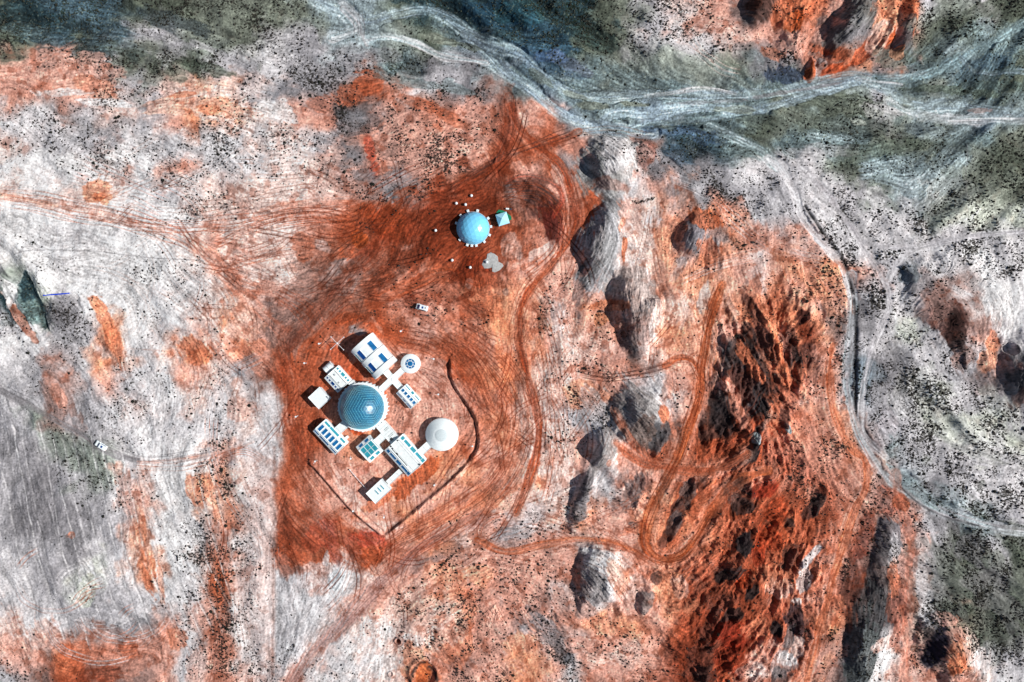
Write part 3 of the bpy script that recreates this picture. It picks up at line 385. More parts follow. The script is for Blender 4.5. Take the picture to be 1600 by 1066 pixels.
TR = [([(700,515),(745,545),(785,580),(808,625),(812,680),(795,730),(760,775),(700,815),(640,850),(590,885)],12,24,'R',.5),([(805,800),(822,760),(838,710),(842,660),(828,600),(812,540),(812,490),(830,450),(862,412),(885,380),(898,340),(892,300),(878,262),(850,235),(815,205)],5,9,'R',.55),
 ([(850,540),(862,600),(866,660),(866,720),(850,790)],3,8,'r',.5),([(840,450),(835,500),(850,560),(880,640)],3,10,'s',.5),([(905,585),(950,592),(1000,584),(1055,572)],3,5,'m',.65),([(880,470),(900,530),(940,560),(980,580)],4,14,'s',.5),([(930,480),(960,490),(970,515),(955,545)],3,6,'s',.5),
 ([(0,305),(50,312),(120,328),(200,345),(280,370),(330,402),(370,430),(420,455)],9,13,'s',.55),([(200,345),(300,350),(400,340),(470,322),(560,314)],6,10,'r',.5),([(330,380),(400,352),(460,338),(560,332),(640,340)],7,14,'r',.55),([(340,410),(420,395),(480,388)],4,12,'s',.55),([(330,430),(400,412),(470,398)],3,10,'r',.5),([(460,290),(490,300),(505,330)],3,6,'s',.5),([(540,345),(560,330),(600,320),(650,290),(690,270)],3,10,'r',.5),
 ([(250,272),(300,300),(330,330)],4,16,'s',.45),([(120,262),(180,290),(260,325)],5,22,(214,160,148),.5),([(430,455),(480,490),(500,520)],5,20,'r',.5),([(60,90),(100,110),(120,140)],5,26,'s',.5),([(0,125),(40,118),(80,100),(130,80)],4,16,'s',.4),
 ([(620,520),(680,535),(730,580),(760,640)],8,26,'R',.5),([(560,440),(620,400),(700,370)],8,34,'R',.45),([(700,302),(760,265),(830,235),(900,212)],4,8,'m',.6),([(800,150),(796,210),(770,262)],4,10,'m',.55),([(780,300),(840,300),(880,340),(870,395),(820,440)],6,14,'r',.5),([(880,262),(905,330),(890,390)],4,14,'r',.5),
 ([(-20,598),(60,640),(120,672),(170,702),(220,722),(290,716),(350,706)],3,5,'d',.75),([(190,705),(220,690),(240,640),(250,590)],2,3,'g',.6),([(210,722),(300,724),(350,706),(385,700),(420,720)],3,6,'s',.6),([(410,560),(365,585),(340,620),(332,680),(345,740),(380,800),(425,850)],6,13,'g',.5),([(335,650),(332,720),(365,790),(420,860)],3,8,'s',.55),
 ([(1128,445),(1110,500),(1100,560),(1088,630),(1066,695),(1045,745),(1022,790),(1008,830),(1012,860),(1035,876),(1065,868),(1090,838),(1112,800)],5,6,(120,48,24),.6),([(1050,560),(1078,562),(1094,585),(1092,620)],2,3,'R',.6),([(900,800),(960,850),(1020,884),(1060,890),(1100,860)],4,6,'s',.5),
 ([(745,845),(790,862),(850,852),(900,842),(950,846),(990,862),(1020,880)],4,5,'r',.55),([(790,800),(755,815),(748,840),(775,862)],4,6,'r',.6),([(1302,540),(1297,580),(1300,630),(1312,665),(1330,700),(1352,722),(1352,760),(1335,800),(1318,850),(1302,910),(1285,970),(1268,1030)],4,5,'r',.5),
 ([(440,1110),(462,1052),(505,1005),(555,955),(600,905),(650,862),(700,832)],6,8,(140,100,94),.5),([(430,760),(470,800),(540,850),(590,870)],9,30,'r',.5),([(437,545),(450,600),(455,660),(478,720),(520,780)],8,20,'R',.5),([(560,880),(500,960),(450,1050)],8,30,'w',.45),([(560,900),(500,990),(470,1050)],6,30,'g',.4),
 ([(428,840),(427,900),(426,980),(424,1066)],4,5,'g',.6),([(1250,262),(1290,300),(1325,345),(1350,385),(1375,430),(1388,462),(1382,500),(1365,540),(1353,580),(1346,630)],2,3,'g',.7),([(1640,363),(1590,364),(1530,367),(1470,378),(1420,386)],2,3,'g',.6),([(1045,275),(1100,300),(1150,345),(1200,385),(1290,410)],3,6,'w',.5),
 ([(1200,380),(1260,410),(1300,450),(1315,500)],4,12,'P',.6),([(1060,440),(1130,410),(1200,395)],4,10,'p',.5),([(1150,440),(1130,500),(1120,560),(1112,620)],3,8,'P',.5),([(1075,60),(1100,85),(1130,105),(1160,112)],3,8,'p',.6),([(560,20),(566,45),(562,66)],3,5,'d',.7),([(730,50),(770,85),(800,125)],4,7,(96,110,124),.6),([(900,210),(960,205),(1020,215)],3,5,(150,120,104),.5),
 ([(880,1010),(830,980),(800,940)],2,10,'d',.4),([(800,900),(850,960),(920,1000)],3,12,'s',.4),([(780,1060),(800,1040),(830,1055)],3,6,'P',.6),([(700,560),(712,600),(735,650)],3,6,'s',.5),([(640,640),(700,640),(745,640)],2,20,'s',.3),([(560,760),(540,800),(600,830)],2,5,'s',.4)]
for i, (p, n, sp, c, a) in enumerate(TR): tracks(p, n, sp, c, a, seed=i * 5)
for a in [(700,345,100,44,-30,(112,48,28),.5),(640,402,90,22,-38,(116,50,30),.5),(575,345,40,24,0,(140,62,34),.45),(520,470,70,26,-42,(126,70,52),.4),(442,600,14,60,0,(132,56,34),.45),(745,425,34,22,0,(112,44,26),.5),(450,850,22,40,0,(130,58,36),.5),(790,200,14,50,5,(140,60,36),.4)]: patch(*a, rough=.5, soft=.8)
# countless single tyre tracks that follow the lie of the land
rt = random.Random(9)
for k in range(440):
    z = rt.random()
    if z < .40: x, y = rt.uniform(430, 900), rt.uniform(260, 880)
    elif z < .62: x, y = rt.uniform(120, 520), rt.uniform(260, 480)
    elif z < .82: x, y = rt.uniform(700, 1130), rt.uniform(400, 900)
    else: x, y = rt.uniform(300, 700), rt.uniform(520, 960)
    if abs(x - 600) < 110 and abs(y - 660) < 120 and rt.random() < .85: continue
    a_ = float(ang[int(y + M), int(x + M)]) + rt.gauss(0, .38); tp = [(x, y)]; turn = rt.uniform(-.012, .012)
    for q in range(rt.randint(3, 9)):
        f_ = float(ang[int(np.clip(y + M, 0, CH - 1)), int(np.clip(x + M, 0, CW - 1))]); d_ = (f_ - a_ + math.pi / 2) % math.pi - math.pi / 2
        a_ += .14 * d_ + turn * 18; x += 18 * math.cos(a_); y += 18 * math.sin(a_); tp.append((x, y))
    c0 = rgb[int(np.clip(tp[1][1] + M, 0, CH - 1)), int(np.clip(tp[1][0] + M, 0, CW - 1))]; dk = c0 * (.62, .45, .38) if c0[0] - c0[2] > .10 else c0 * (.82, .72, .68)
    tracks(tp, 1, 2, tuple(dk * 255), rt.uniform(.2, .62), w1=rt.choice([.45, .6, .8]), seed=k)
# plough-like furrows across the pale plain in the south-west
for k in range(26):
    x = -60 + k * 15.5; r = random.Random(k)
    y0 = 640 + 4.0 * k + r.uniform(-20, 20); y1 = 1000 - .3 * k + r.uniform(-60, 20); q = r.uniform(-3, 3)
    tp = [(x + q, y0), (x + 22 + q, y0 + (y1 - y0) * .35), (x + 48 + q, y0 + (y1 - y0) * .7), (x + 80 + q, y1)]
    fa = r.uniform(.3, .75); line(tp, r.uniform(.8, 1.4), 'W', fa); line([(a + 2.6, b) for a, b in tp], 1.1, 'd', fa * .7)
for cx, cy, r0 in [(150,930,70),(170,960,52),(200,950,66),(225,975,40),(160,965,90),(190,965,80),(85,905,60)]:
    for t0, t1 in [(20, 170), (200, 250)]:
        tracks([(cx + r0 * math.cos(math.radians(a)), cy + r0 * .75 * math.sin(math.radians(a))) for a in range(t0, t1 + 1, 25)], 2, 4, 'w' if r0 % 4 else 's', .55, seed=r0)
for cx, cy, r0 in [(600,85,0)]: pass
line([(22,398),(45,392),(90,391),(160,394),(235,403),(320,407)], .7, 'd', .7)
line([(1511,225),(1511,300),(1510,372)], 1.0, 'd', .45)
line([(400,540),(290,548),(200,545)], .7, 's', .3)
for p in [[(1012,100),(1014,60)], [(990,375),(992,398),(985,415)], [(1000,400),(998,380)]]: line(p, .8, 'd', .4)
# the rusty soil brought in for the site ends along one straight line
e = np.clip((428 + 2.5 * WN - PX) / 9 + .5, 0, 1) * np.clip((PY - 690) / 50, 0, 1) * np.clip((PX - 372 + 8 * WN2) / 24, 0, 1)
e = (e * .8)[..., None]; rgb[:] = rgb * (1 - e) + (col('w') * .7 + col('P') * .3) * e
line([(429,700),(428,800),(427,900),(426,1000),(424,1080)], 3.0, 'u', .55)
# shrub lines
for p, wd, d in [([(650,922),(680,895),(705,870),(722,855)],4,1.0),([(590,960),(640,925),(655,915)],7,.8),([(730,860),(750,880),(790,900)],5,.6),([(690,822),(710,812),(730,804)],3,.7),([(325,722),(345,745),(368,780),(400,822),(404,840)],3.5,1.0),
 ([(325,575),(312,610),(298,640),(296,665),(305,690)],7,.9),([(330,800),(330,850),(338,920),(345,980),(350,1060)],10,.9),([(310,740),(318,780),(322,800)],10,.8),([(800,945),(775,975),(750,1000),(735,1020)],8,.85),([(800,960),(850,1010),(890,1040)],10,.85),([(1350,775),(1325,840),(1310,900),(1292,960),(1272,1030),(1262,1080)],12,.0),
 ([(1368,770),(1345,815),(1330,870),(1312,930),(1298,990),(1285,1060)],10,1.0),([(1020,310),(1000,316),(985,312)],4,1.0),([(900,215),(950,206),(1000,210)],4,.8),([(640,415),(655,402),(675,386),(680,396)],2.5,.9),([(1080,430),(1100,405)],3,.6),([(1060,600),(1058,620),(1055,640)],6,.7),([(1095,585),(1098,620)],4,.5),
 ([(1110,420),(1160,440),(1150,470)],10,.3),([(1440,660),(1480,700),(1560,760)],20,.8),([(1420,745),(1460,780),(1500,810),(1480,830)],12,.9),([(1430,810),(1500,870),(1590,1000)],26,.8),([(480,590),(470,640)],3,.2),([(850,480),(845,520)],8,.7),([(220,640),(245,700)],14,.7),([(130,700),(170,760)],20,.6),([(370,55),(330,90),(260,95)],14,.8),([(880,560),(900,600),(905,640)],10,.6),([(1260,640),(1340,660)],8,.3),([(1200,690),(1260,680),(1320,700)],14,.8),([(545,150),(560,195),(560,205)],16,.8)]: chain(p, wd * .8, d)

# ------------------------------------------------------------ relief
L4 = lic(noise(13, 44), 8, 6)       # long erosion ridges
rough_base = fbm(26, 4, 101)
vg0 = np.clip((rgb[..., 1] - rgb[..., 0]) * 12 + .2, 0, 1)
HGT += (.30 + .75 * vg0) * L4 * (1 - np.clip(MASK['dry_riverbed'] * 1.0, 0, .7)) + .12 * vg0 * L3
HGT += .35 * rough_base + .02 * L2
RG = [([(1425,435),(1462,468),(1490,500),(1502,545)],50,110,10),
 ([(1450,490),(1470,540)],20,30,3),
 ([(1440,-20),(1420,40),(1405,80)],22,20,7),
 ([(1395,0),(1388,50),(1375,75)],20,14,5),
 ([(1268,92),(1268,128)],12,9,4),
 ([(1330,85),(1300,112)],20,12,4),
 
 ([(0,408),(14,430)],12,8,3),
 ([(128,470),(158,520),(185,560)],10,34,1.6),
 ([(830,285),(868,310),(880,345),(872,380)],40,16,4),
 ([(1140,530),(1175,568),(1195,600)],34,12,9),
 ([(1195,500),(1215,555),(1232,600)],30,12,8),
 ([(1130,600),(1150,640),(1172,678)],44,12,10),
 ([(1240,520),(1250,580),(1245,610)],16,14,6),
 ([(1262,470),(1262,500)],18,12,5),
 ([(1196,650),(1180,690),(1160,725)],50,12,10),
 ([(1232,640),(1228,672)],16,8,4),
 ([(1170,750),(1172,790)],28,12,7),
 ([(1005,750),(996,790)],22,10,5),
 ([(1085,750),(1078,795)],16,10,4.5),
 ([(1290,765),(1275,805)],20,10,5),
 ([(1064,810),(1048,845)],14,8,4),
 ([(1180,830),(1165,870),(1150,900)],34,14,10),
 ([(1195,900),(1170,940),(1150,965)],36,14,9),
 ([(1130,970),(1110,1010),(1100,1060)],30,16,8),
 ([(1248,960),(1252,990)],20,10,6),
 ([(1222,970),(1220,1000)],14,8,5),
 ([(1240,800),(1238,830)],18,9,5),
 ([(1245,860),(1232,890)],14,9,5),
 ([(1160,1000),(1140,1040)],26,16,7),
 ([(870,960),(890,1000),(900,1040)],14,10,2),
 ([(1040,675),(1024,712)],16,9,5)]
for p, a, b, h in RG: ridge(p, a, b, h * .62)
for q in [(957,264,46,46,25,9.5,1.3),(1008,243,18,26,15,4.5,1.1),(938,388,35,70,8,9.5,1.2),(956,335,24,26,0,4,1.1),(985,458,32,42,-20,8,1.2),(1001,522,28,38,5,8,1.2),(1080,375,23,40,8,6.5,1.1),(1003,640,40,58,-25,10,1.2),
   (942,702,30,46,10,8.5,1.2),(915,770,19,46,15,6,1.1),(937,908,34,54,-10,10.5,1.2),(1008,940,14,28,15,4.5,1.1),(1384,872,24,60,8,4.2,1.1),(1350,1005,36,84,12,4.8,1.2),(1482,1012,38,60,10,9,1.1),(1325,45,38,64,33,9.5,1.1),
   (44,462,30,66,-22,-3.0,1.3),(1190,5,26,40,20,7,1.1),(1247,48,30,50,15,4.5,1.1),(1592,590,34,56,-10,9,1.1),(1412,40,18,40,15,5,1.1),(1268,112,9,18,5,3,1),(835,330,30,34,-20,1.5,1)]:
    mound(*q); w0, w1 = int(q[1] - q[3] * 1.2 + M), int(q[1] + q[3] * 1.2 + M); v0, v1 = int(q[0] - q[3] * 1.2 + M), int(q[0] + q[3] * 1.2 + M)
    if q[2] > 20: MASK['hills'][max(0, w0):w1, max(0, v0):v1] = np.maximum(MASK['hills'][max(0, w0):w1, max(0, v0):v1], ((((PX[max(0, w0):w1, max(0, v0):v1] - q[0]) / q[2]) ** 2 + ((PY[max(0, w0):w1, max(0, v0):v1] - q[1]) / q[3]) ** 2) < .95) * 1.0)
# badlands: sharp ridges and gullies
bad = np.zeros((CH, CW), f32)
for cx, cy, rx, ry, k in [(1190,560,90,110,1.0),(1170,700,90,80,.9),(1180,900,130,130,.8),(1130,1010,110,90,.75),(1240,950,60,130,.6),(1110,390,40,40,.5),(1250,480,60,60,.5),(1000,770,60,50,.5),(1080,790,40,60,.5),
    (1310,50,130,80,.4),(950,930,60,60,.3),(1040,920,50,60,.6),(1240,760,90,70,.35),(1390,800,50,60,.4),(1400,950,40,120,.35),(340,160,60,30,.25),(1000,480,40,60,.3),(1020,640,60,60,.4),(1550,540,60,50,.4)]:
    d = ((PX - cx) / rx) ** 2 + ((PY - cy) / ry) ** 2; bad = np.maximum(bad, k * np.clip(1.35 - d, 0, 1))
R1 = lic(noise(7, 201), 5, 3.0) * .8; R2 = .6 * lic(noise(3.2, 202), 4, 2.0) + .6 * fbm(14, 3, 208); R3 = 1 - np.abs(fbm(9, 2, 203)); R4 = lic(noise(2.6, 209), 3, 1.5) - 1.2 * np.abs(fbm(5, 3, 211)); R4 -= R4.mean()
HGT += .72 * bad * (1.0 * np.clip(R1, -1.6, 1.6) + .6 * np.clip(R2, -1.6, 1.6) + .5 * np.clip(R3, -1, 1) + .30 * np.clip(R4, -2, 2))
MASK['hills'] = np.maximum(MASK['hills'], (bad > .35) * 1.0)
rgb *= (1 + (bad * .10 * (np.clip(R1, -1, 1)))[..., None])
# low hummocks all over, stronger away from the levelled site
site = np.clip(1.4 - np.hypot((PX - 600) / 170, (PY - 670) / 165), 0, 1); site = np.minimum(1, site * 2)
hum = np.clip(fbm(9, 3, 301), -2, 2.5)
HGT = HGT * (1 - site) + (.10 * rough_base + .02 * L2 + .03 * hum) * site
HGT += (1 - .7 * site) * (.05 * hum + .012 * L1 + .02 * fbm(3.2, 2, 311))
for (x, y, r) in [(739,356,34),(785,342,16),(770,408,16)]:
    q = np.clip(1.5 - np.hypot(PX - x, PY - y) / r, 0, 1); q = np.minimum(1, 2 * q); HGT = HGT * (1 - q) + .02 * hum * q
# roads are levelled: take out the roughness under them
def blur(A, r):
    for ax_ in (0, 1):
        P_ = np.pad(A, [(r + 1, r) if k == ax_ else (0, 0) for k in (0, 1)], mode='edge').astype(np.float64); c = np.cumsum(P_, axis=ax_)
        A = ((np.take(c, range(2 * r + 1, c.shape[ax_]), ax_) - np.take(c, range(0, c.shape[ax_] - 2 * r - 1), ax_)) / (2 * r + 1)).astype(f32)
    return A
rm = np.clip(blur(np.maximum(MASK['dirt_road'], MASK['dry_riverbed']), 2) * 1.3, 0, 1)
HGT = HGT * (1 - .85 * rm) + blur(blur(HGT, 9), 5) * .85 * rm
# the earth bank round the site
def bank(pts, wd, h, trench=0):
    F = field(pts, wd * 2 + 6); w_, D, T, Sx, L = F
    b = np.exp(-((T) / wd) ** 2) * np.clip(np.minimum(Sx, L - Sx) / 8, 0, 1) * (D < wd * 2.4) * (1 + .2 * look(Sx / 6, T / 5))
    HGT[w_] += h * b
    if trench: HGT[w_] -= trench * np.exp(-((T + wd * 1.6) / (wd * .7)) ** 2)
bank([(706,560),(706,585),(716,608),(730,628),(744,650),(750,678),(748,702),(735,722)], 3.6, 1.3, .5)
line([(702,562),(702,587),(711,611),(726,632),(739,654),(745,680),(743,702),(730,722)], 1.5, 'm', .7)  # dark lines beside the banks paint their shadow into the soil colour
bank([(733,724),(705,752),(668,784),(635,812),(604,836)], 3.0, 1.2, 0)
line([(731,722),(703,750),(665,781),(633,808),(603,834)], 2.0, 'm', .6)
bank([(480,718),(500,738),(525,768),(555,800),(600,838)], 3.0, 1.1, .2)
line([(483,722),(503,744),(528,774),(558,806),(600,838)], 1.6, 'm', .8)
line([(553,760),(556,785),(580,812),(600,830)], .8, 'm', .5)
line([(541,712),(553,740),(556,780)], .8, 'p', .4)
# craters
for x, y, r, h in [(662,1052,21,1.0),(622,1003,5,.8),(610,1055,4,.5),(1575,545,10,.5)]:
    d = np.hypot(PX - x, PY - y) / r; HGT += h * np.exp(-((d - 1) / .22) ** 2) - (h * 1.6) * np.clip(1 - d, 0, 1) ** .6
patch(661,1056,10,18,10,(214,112,66),.8,.3)
line([(641,1066),(645,1050),(655,1038),(663,1036)], 3.2, 'k', .8); line([(670,1044),(680,1052),(684,1066)], 3.4, 'k', .85)
patch(622,1003,3,4,0,(80,40,34),.7,.1); line([(618,999),(622,997),(627,1001),(626,1007),(620,1008)], 1, 'p', .8)
# ------------------------------------------------------------ fine texture of the soil
HGT = HGT.astype(f32)
tone = 1 + .03 * L1 + .028 * L2 + .022 * L3 + .015 * hum + .055 * noise(1.05, 401) + .02 * fbm(4.5, 3, 402)
red = rgb[..., 0] - rgb[..., 2]                       # more texture on the rusty soil
veg = np.clip((rgb[..., 1] - rgb[..., 0]) * 12 + .2, 0, 1); tone = tone + veg * .07 * L4 + .02 * L4 + veg * (.03 * L1 + .025 * L2 + .025 * L3)
rgb = rgb * (1 + (tone - 1) * (1 + .8 * np.clip(red, 0, .6)))[..., None]
hn = fbm(7, 3, 420); k = (np.clip(hn - .6, 0, 1) * np.clip(red * 2.0, 0, .35))[..., None]; rgb = rgb * (1 - k) + np.array([.42, .17, .09], f32) * k
k = (np.clip(-hn - .5, 0, 1) * .16)[..., None]; rgb = rgb * (1 - k) + np.minimum(rgb * 1.25 + .06, 1) * k
rgb = rgb * (1 - .10 * veg * (1 - MASK['dry_riverbed']))[..., None]; rgb = rgb * (1 + (veg * (.07 * noise(1.0, 451) + .05 * noise(1.9, 452)))[..., None])
k = (veg * np.clip(noise(1.1, 455) - 1.3, 0, 1) * .35)[..., None]; rgb = rgb * (1 - k) + np.array([.70, .72, .62], f32) * k
# tiny plants and gravel, too small to model
sp = noise(1.15, 431) + .5 * noise(2.4, 432); clump = np.clip(.70 + .50 * fbm(15, 3, 433), .05, 1.8)
den = np.clip((den - .10) / .9, 0, 1)
k = np.clip((sp - (2.35 - 1.95 * den * clump)) * 1.6, 0, 1) * .62
green = np.clip((rgb[..., 1] - rgb[..., 0]) * 8 + .4, 0, 1)[..., None]
rgb = rgb * (1 - k[..., None]) + (np.array([.15, .12, .11], f32) * (1 - green) + np.array([.13, .17, .12], f32) * green) * k[..., None]
bl = np.stack([blur(rgb[..., q], 2) for q in range(3)], -1); rgb = rgb + .55 * (rgb - bl)      # crisper grain
rgb = np.clip(rgb, .01, .97)
def to_lin(c): return np.where(c < .04045, c / 12.92, ((c + .055) / 1.055) ** 2.4)
ALB = np.clip(to_lin(rgb) / ILLUM, .004, .85).astype(f32)

# ------------------------------------------------------------ the ground as one sheet, split by kind of ground
step = 0.95
def axis(n):
    inner = np.arange(-M + 2, n + M - 2, step)
    lo = -M + 2 - np.cumsum(3 * 1.22 ** np.arange(42)); hi = inner[-1] + np.cumsum(3 * 1.22 ** np.arange(42))
    return np.concatenate([lo[::-1], inner, hi])
ax, ay = axis(1600), axis(1066); GX, GY = np.meshgrid(ax, ay)
def mirror(v, n):             # beyond the canvas the same kinds of soil go on
    a, b = -M + 3, n + M - 3; L = b - a; t = np.mod(v - a, 2 * L); t = np.where(t > L, 2 * L - t, t); return a + t
SX, SY = mirror(GX, 1600), mirror(GY, 1066)
gz = bil(HGT, SX, SY); gc = bil(ALB, SX, SY)
ny, nx = GX.shape
V = np.stack([(GX - 800) * S, (533 - GY) * S, gz], -1).reshape(-1, 3).astype(f32)
idx = np.arange(nx * ny).reshape(ny, nx)
F4 = np.stack([idx[1:, :-1], idx[1:, 1:], idx[:-1, 1:], idx[:-1, :-1]], -1).reshape(-1, 4)
cxs = ((SX[:-1, :-1] + SX[1:, 1:]) / 2); cys = ((SY[:-1, :-1] + SY[1:, 1:]) / 2)
inside = ((GX[:-1, :-1] > -60) & (GX[:-1, :-1] < 1660) & (GY[:-1, :-1] > -60) & (GY[:-1, :-1] < 1126))
kind = np.zeros((ny - 1, nx - 1), int)
for q, nm in ((3, 'hills'), (1, 'dirt_road'), (2, 'dry_riverbed')):
    kind[(bil(MASK[nm], cxs, cys) > .5) & inside] = q
kind = kind.reshape(-1)
def node_mat(name, base=None, rough=.9, attr=False, spec=.2, metal=0, bump=0, scale=1.0, var=0.0, coat=0):
    m = bpy.data.materials.new(name); m.use_nodes = True; nt = m.node_tree; b = nt.nodes['Principled BSDF']
    b.inputs['Roughness'].default_value = rough; b.inputs['Specular IOR Level'].default_value = spec; b.inputs['Metallic'].default_value = metal
    b.inputs['Coat Weight'].default_value = coat
    tc = nt.nodes.new('ShaderNodeNewGeometry' if attr else 'ShaderNodeTexCoord')
    src = tc.outputs['Position'] if attr else tc.outputs['Object']
    n1 = nt.nodes.new('ShaderNodeTexNoise'); n1.inputs['Scale'].default_value = scale; n1.inputs['Detail'].default_value = 6; nt.links.new(src, n1.inputs['Vector'])
    mp = nt.nodes.new('ShaderNodeMapRange'); mp.inputs['From Min'].default_value = .3; mp.inputs['From Max'].default_value = .7
    mp.inputs['To Min'].default_value = 1 - var; mp.inputs['To Max'].default_value = 1 + var; nt.links.new(n1.outputs['Fac'], mp.inputs['Value'])
    mx = nt.nodes.new('ShaderNodeMix'); mx.data_type = 'RGBA'; mx.blend_type = 'MULTIPLY'; mx.inputs[0].default_value = 1
    if attr:
        a = nt.nodes.new('ShaderNodeAttribute'); a.attribute_name = 'soil'; nt.links.new(a.outputs['Color'], mx.inputs[6])
    else: mx.inputs[6].default_value = (*base, 1)
    nt.links.new(mp.outputs[0], mx.inputs[7]); nt.links.new(mx.outputs[2], b.inputs['Base Color'])
    if bump:
        bp = nt.nodes.new('ShaderNodeBump'); bp.inputs['Strength'].default_value = bump; bp.inputs['Distance'].default_value = .25
        nt.links.new(n1.outputs['Fac'], bp.inputs['Height']); nt.links.new(bp.outputs[0], b.inputs['Normal'])
    return m
soil = node_mat('desert_soil', attr=True, rough=.95, spec=.05, bump=.35, scale=1.1, var=.10)
def big_mesh(name, vs, fs, cols=None, mat=None, smooth=False):
    me = bpy.data.meshes.new(name); me.vertices.add(len(vs)); me.vertices.foreach_set('co', vs.astype(f32).ravel())
    k = fs.shape[1]; me.loops.add(fs.size); me.loops.foreach_set('vertex_index', fs.astype(np.int32).ravel())
    me.polygons.add(len(fs)); me.polygons.foreach_set('loop_start', np.arange(0, fs.size, k, dtype=np.int32)); me.polygons.foreach_set('loop_total', np.full(len(fs), k, np.int32))
    me.polygons.foreach_set('use_smooth', np.full(len(fs), smooth))
    me.update(calc_edges=True)
    if cols is not None:
        at = me.color_attributes.new('soil', 'FLOAT_COLOR', 'POINT'); at.data.foreach_set('color', np.concatenate([cols, np.ones((len(cols), 1), f32)], 1).astype(f32).ravel())
    if mat: me.materials.append(mat)
    o = bpy.data.objects.new(name, me); COL.objects.link(o); return o
gcf = gc.reshape(-1, 3)
for q, nm, lb, ct in ((0, 'desert_ground', 'grey, white and rust coloured desert ground', 'ground'), (1, 'dirt_road', 'rusty and grey dirt roads worn by tyres', 'road'),
        (2, 'dry_riverbed', 'pale braided dry riverbed', 'riverbed'), (3, 'hills', 'eroded red and grey hills and badlands', 'hills')):
    fs = F4[kind == q]; u, inv = np.unique(fs, return_inverse=True)
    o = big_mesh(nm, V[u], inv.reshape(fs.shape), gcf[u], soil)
    o['kind'] = 'structure'; o['label'] = lb; o['category'] = ct
def gh(px, py): return float(bil(HGT, np.array([float(px)]), np.array([float(py)]))[0])
def P2W(px, py, h=0.0):       # the place on the ground under what the photo shows at (px, py) at height h
    k = 1 - h / H; return ((px - 800) * S * k, (533 - py) * S * k)
def W2P(x, y): return x / S + 800, 533 - y / S

# ------------------------------------------------------------ shrubs
rs = np.random.RandomState(11)
N = 420000
sx = rs.uniform(-110, 1710, N); sy = rs.uniform(-110, 1176, N)
dd = bil(den, sx, sy); cl = bil(clump, sx, sy)
ok = rs.rand(N) < dd ** 1.35 * cl * .70
sx, sy, dd = sx[ok], sy[ok], dd[ok]
blocks = [(566,636,46),(583,557,36),(515,683,34),(577,703,24),(633,712,36),(690,679,30),(641,568,20),(613,592,14),(638,620,24),(591,768,24),(498,622,20),(528,592,24),(512,574,12),(739,356,32),(785,342,16),(157,697,14),(658,481,12),(604,677,22),(662,702,16),(615,746,16),(540,670,14),(770,408,16)]
keep = np.ones(len(sx), bool)
for x, y, r in blocks: keep &= np.hypot(sx - x, sy - y) > r
sx, sy, dd = sx[keep], sy[keep], dd[keep]
rad = (.12 + .25 * rs.rand(len(sx)) ** 3.6 + .01 * dd) * (1 + .7 * (rs.rand(len(sx)) < .03))
# lone shrubs that stand out, read off the photograph
BIG = [(31,370,3),(255,395,3),(308,401,3),(237,779,3),(262,680,2.4),(293,650,3),(298,668,3.4),(333,730,4),(330,740,3),(338,752,3.4),(309,876,3.2),(248,921,2.2),(230,920,1.6),(647,919,4.2),(660,909,3.6),(680,891,4),(672,896,3.4),(690,884,4.2),(697,878,3.6),(706,870,3.4),(713,862,3),(731,846,3),(704,818,3),(714,814,2.6),(779,178,2.6),(660,186,2.2),(718,187,4.2),(725,190,3),
 (693,180,3.4),(1023,12,4),(1026,17,3.6),(1021,22,3),(1025,125,3.4),(1375,400,4.4),(1372,404,3.4),(1380,403,3),(1087,449,2.4),(1079,450,2),(1018,331,1.6),(1054,496,1.6),(1059,591,2.6),(1069,590,2.4),(1062,601,2.6),(1058,636,3.2),(905,449,1.4),(971,479,2.2),(970,487,2),(683,713,2.6),(685,704,2.2),(693,696,1.6),(634,434,2.2),(651,443,3),(675,449,2.6),(702,435,1.8),(692,432,2.2),(640,418,2.6),(651,414,2.2),
 (648,410,3),(661,404,2.6),(673,396,2.4),(677,391,2.2),(617,450,2.2),(610,453,1.6),(622,353,1.6),(671,334,3),(679,330,3.2),(555,512,2.6),(513,514,2.6),(525,505,2.6),(501,527,2.4),(1510,674,3.6),(1536,683,3.2),(1545,686,3),(1552,676,2.6),(1576,700,2.6),(1540,735,2.4),(1287,655,2.4),(1255,707,2.2),(1252,698,2),(1310,690,2.4),(1320,685,2),(1389,858,2.6),(1384,884,3),(1380,880,2.4),(820,763,2.2),
 (998,835,2.2),(992,825,2),(898,937,2.6),(896,952,2.6),(868,910,2.2),(954,975,2.6),(961,977,2.2),(1070,804,2.6),(1006,672,1.8),(1275,985,2),(70,1061,2),(82,1063,2.4),(60,1052,2.6),(75,467,1.6),(215,490,2.4),(226,494,2.2),(220,498,2),(120,1060,2),(8,842,2),(1445,338,3),(1438,335,3),(1433,330,2.6),(1425,335,2.6),(1417,330,2.4),(1404,330,2.4),(1396,336,2.4),(1388,334,2.4),(1390,341,2.8),(1372,327,2.4),(1380,329,2.6)]
bx = [b[0] for b in BIG]; by = [b[1] for b in BIG]; br = [b[2] * S * .5 for b in BIG]
infr = (sx > 4) & (sx < 1596) & (sy > 4) & (sy < 1062)
order = np.argsort(-(rad * infr))[:298 - len(BIG)]
bx += list(sx[order]); by += list(sy[order]); br += list(rad[order])
rest = np.ones(len(sx), bool); rest[order] = False
sx, sy, dd, rad = sx[rest], sy[rest], dd[rest], rad[rest]
print('shrubs', len(sx))
import bmesh
def ico(sub):
    b = bmesh.new(); bmesh.ops.create_icosphere(b, subdivisions=sub, radius=1); b.verts.ensure_lookup_table()
    v = np.array([x.co[:] for x in b.verts], f32); f = np.array([[q.index for q in x.verts] for x in b.faces], int); b.free(); return v, f
iv, if_ = ico(1)
